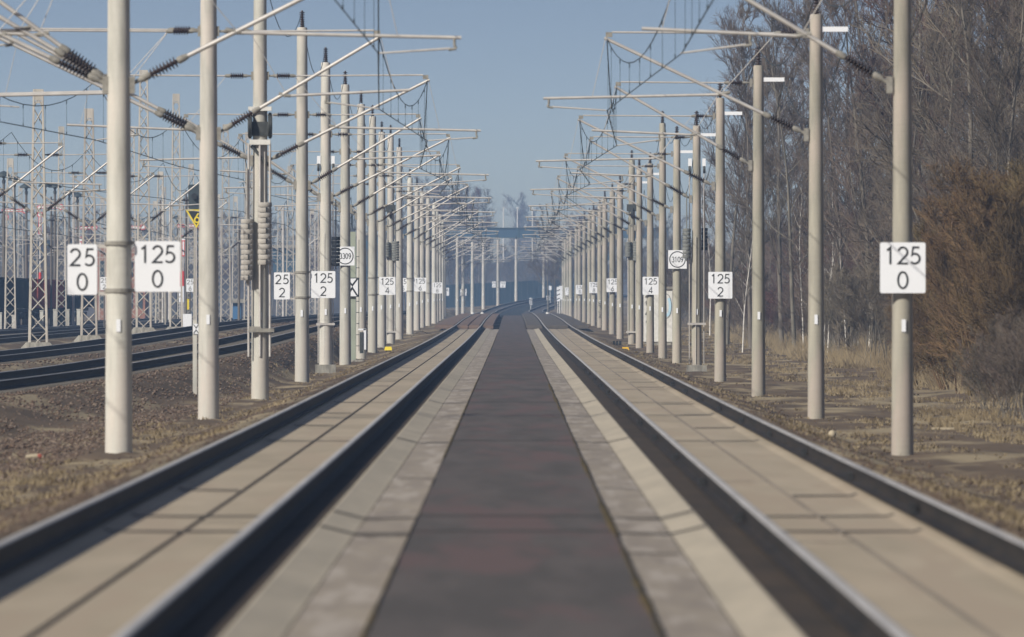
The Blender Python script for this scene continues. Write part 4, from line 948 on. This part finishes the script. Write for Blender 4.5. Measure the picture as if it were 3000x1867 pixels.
# undergrowth
d = 310
while d < 1300:
    for row in range(5):
        x = 12.3 + row * 2.3 + rng.uniform(-.8, .8) + (0.6 if d < 600 else 0)
        px = VX + F * x / d
        if px > 3150: continue
        k = rng.choice([0, 1, 2, 0]); put(SV[k], x, d + rng.uniform(-5, 5), rng.uniform(.7, 1.25) * (.75 if row == 0 else 1), 'bare_shrub', 'leafless %s shrub in the undergrowth of the right-hand wood' % ('reddish' if k == 1 else 'grey brown'), 'shrub', 'leafless %s undergrowth shrubs' % ('reddish' if k == 1 else 'grey'))
    d += 15 if d < 600 else 28
for px, d, s in ((2722, 385, .55), (2775, 372, .74), (2840, 360, .88), (2900, 350, 1.0), (2960, 342, 1.05), (3020, 340, 1.1), (2800, 395, .9), (2880, 385, 1.1), (2950, 375, 1.2), (3010, 365, 1.25)):
    put(OV[int(px) % 2], X(px, d), d, s, 'willow_bush', 'dense orange brown willow bush at the right edge', 'bush', 'orange brown bushes at the right edge')
for px, d, s in ((2930, 285, .42), (2975, 280, .5), (3010, 276, .55), (2890, 300, .36), (2950, 300, .5)):
    put(SV[0], X(px, d), d, s * .9, 'bare_shrub', 'thin low grey shrub in front of the orange brown bushes', 'shrub', 'low shrubs before the orange brown bushes')
# birches with white stems at the wood edge
for i, (px, d, s) in enumerate(((2175, 620, .55), (2412, 560, .5), (2425, 570, .6), (2545, 520, .5), (2770, 470, .55), (2355, 600, .6), (2080, 800, .7), (2480, 540, .45))):
    put(TV[3], X(px, d), d, s, 'birch_tree', 'slender white-stemmed birch in front of the wood', 'tree', 'slender birches at the wood edge')
# far woods left, behind the yard, and centre: individual hazy trees
def faround(px0, px1, n, d0, d1, top, lab, grp, ks=(0, 1, 2, 4)):
    for i in range(n):
        px = px0 + (px1 - px0) * (i + rng.random()) / n; d = rng.uniform(d0, d1); x = X(px, d); k = rng.choice(ks)
        hgt = {0: 13, 1: 11, 2: 15, 3: 12, 4: 10}[k]; g = ground(x, d); zt = Z(top + rng.uniform(-22, 22), d)
        put(TV[k], x, d, max(.3, (zt - g) / hgt), 'bare_tree', lab, 'tree', grp)
faround(-20, 1300, 46, 1550, 1950, 650, 'hazy bare tree in the far wood behind the yard', 'far wood behind the yard')
faround(1200, 1430, 16, 2350, 2600, 560, 'hazy bare tree left of the blue bridge', 'far trees left of the bridge')
faround(1490, 1575, 5, 3450, 3750, 610, 'faint bare tree beyond the blue bridge', 'faint trees beyond the bridge')
faround(1290, 1760, 20, 2400, 2750, 735, 'hazy bare tree beneath the level of the blue bridge', 'hazy trees behind the barrier')
faround(1600, 2100, 22, 1500, 2200, 640, 'hazy bare tree at the far end of the right-hand wood', 'far right wood')
# wooded rise behind the yard and beyond the bridge
def rise(name, pts, dep, mt):
    m = MB(); vs = []; 
    for (x, d, z) in pts: vs += [(x, d, CZ - 4), (x, d + dep * .15, z * .8 + CZ), (x, d + dep * .5, z + CZ), (x, d + dep, CZ - 4)]
    n = 4; m.add(vs, [(k * n + i, (k + 1) * n + i, (k + 1) * n + i + 1, k * n + i + 1) for k in range(len(pts) - 1) for i in range(3)], True)
    o = m.build(name, mt); o['kind'] = 'structure'
hm = mat('wooded slope', (.085, .07, .06), (.055, .048, .044), sc3=(.3, .3, .5), rough=1)
rr2 = random.Random(8)
rise('hills', [(-320 + k * 10, 2000 + rr2.uniform(-10, 10), (5.5 + rr2.uniform(-1, 1) + 1.0 * math.sin(k))) for k in range(31)], 120, hm)
rise('hills', [(-90 + k * 6, 2800 + rr2.uniform(-10, 10), (9 + rr2.uniform(-.6, .6))) for k in range(45)], 120, hm)
# ------------------------------------------------------------------ ground cover
def grass(name, regions, lab, mt, seed=1):
    rg = random.Random(seed); m = MB()
    for (x0, x1, d0, d1, n, h0, h1) in regions:
        for _ in range(n):
            d = 1 / rg.uniform(1 / d1, 1 / d0); x = rg.uniform(x0, x1)
            if x < -6.4 and x < lerp(XB, d) + 1.3: continue
            cl = math.sin(x * 2.1 + d * .11) + math.sin(x * .9 - d * .07 + 1) + .6 * math.sin(d * .31 + x)
            if cl < rg.uniform(-1.4, .9): continue
            g = ground(x, d) - .02; hh = rg.uniform(h0, h1) * (.6 + .25 * (cl + 1))
            for b in range(5):
                a = rg.uniform(-.5, .5); bx = x + rg.uniform(-.07, .07); w_ = rg.uniform(.006, .013) * (1 + d / 500)
                m.add([(bx - w_, d, g), (bx + w_, d, g), (bx + a * hh, d + rg.uniform(-.1, .1), g + hh * rg.uniform(.5, 1))], [(0, 1, 2)])
    tag(m.build(name, mt), lab, 'grass', kind='stuff')
grass('dry_grass', [(-6.9, -4.3, 110, 700, 5500, .025, .09), (-7.5, -6.0, 120, 500, 1500, .05, .12)], 'dry yellow brown grass among the left masts', M['grass'], 1)
grass('dry_grass', [(4.1, 8.5, 110, 700, 8500, .025, .09), (8, 13, 200, 900, 9000, .05, .2), (11, 17, 300, 900, 6000, .3, .9)], 'dry straw grass between the right masts and the wood', M['grass'], 2)
def stones(name, n, xr, dr, size, lab, mt, seed):
    rg = random.Random(seed); m = MB(); oct_ = [(1, 0, 0), (-1, 0, 0), (0, 1, 0), (0, -1, 0), (0, 0, 1), (0, 0, -1)]; fc = [(0, 2, 4), (2, 1, 4), (1, 3, 4), (3, 0, 4), (2, 0, 5), (1, 2, 5), (3, 1, 5), (0, 3, 5)]
    for _ in range(n):
        d = 1 / rg.uniform(1 / dr[1], 1 / dr[0]); x = xr(rg, d)
        if x is None: continue
        s = size * rg.uniform(.5, 1.3); g = ground(x, d); an = rg.uniform(0, 6.28); c, sn = math.cos(an), math.sin(an); vs = []
        for (a, b, e_) in oct_:
            k = s * rg.uniform(.6, 1.1); a2, b2 = a * c - b * sn + .3 * e_, a * sn + b * c; vs.append((x + a2 * k, d + b2 * k, g + e_ * k * .7 + s * .2))
        m.add(vs, fc)
    tag(m.build(name, mt), lab, 'stones', kind='stuff')
stones('ballast', 34000, lambda rg, d: (lambda x: x if x < -6.5 or d > 500 else None)(rg.uniform(lerp(XB, d) - 2.4, -6.3)), (150, 900), .048, 'brown ballast stones on the bank behind the left masts', M['ballast'], 3)
stones('ballast', 9000, lambda rg, d: rg.uniform(lerp(XA, d) - 3.5, lerp(XB, d) - 2.3), (300, 1000), .06, 'brown ballast between the ballasted yard tracks', M['ballast'], 4)
stones('ballast', 4000, lambda rg, d: rg.choice((-1, 1)) * rg.uniform(3.9, 6.0), (110, 900), .03, 'small stones and soil crumbs beside the track slabs', M['ballast'], 5)
# ------------------------------------------------------------------ haze
hz = MB(); z0, z1 = CZ - 6, CZ + 26; hz.box((0, 1900, (z0 + z1) / 2), (1600, 4000, z1 - z0))
hm_ = bpy.data.materials.new('haze air'); hm_.use_nodes = True; t = hm_.node_tree
for n_ in list(t.nodes):
    if n_.type != 'OUTPUT_MATERIAL': t.nodes.remove(n_)
pv = t.nodes.new('ShaderNodeVolumePrincipled'); pv.inputs['Color'].default_value = (.37, .60, 1.0, 1); pv.inputs['Density'].default_value = .00019
t.links.new(pv.outputs[0], t.nodes['Material Output'].inputs['Volume'])
o = hz.build('haze', hm_); o['kind'] = 'stuff'
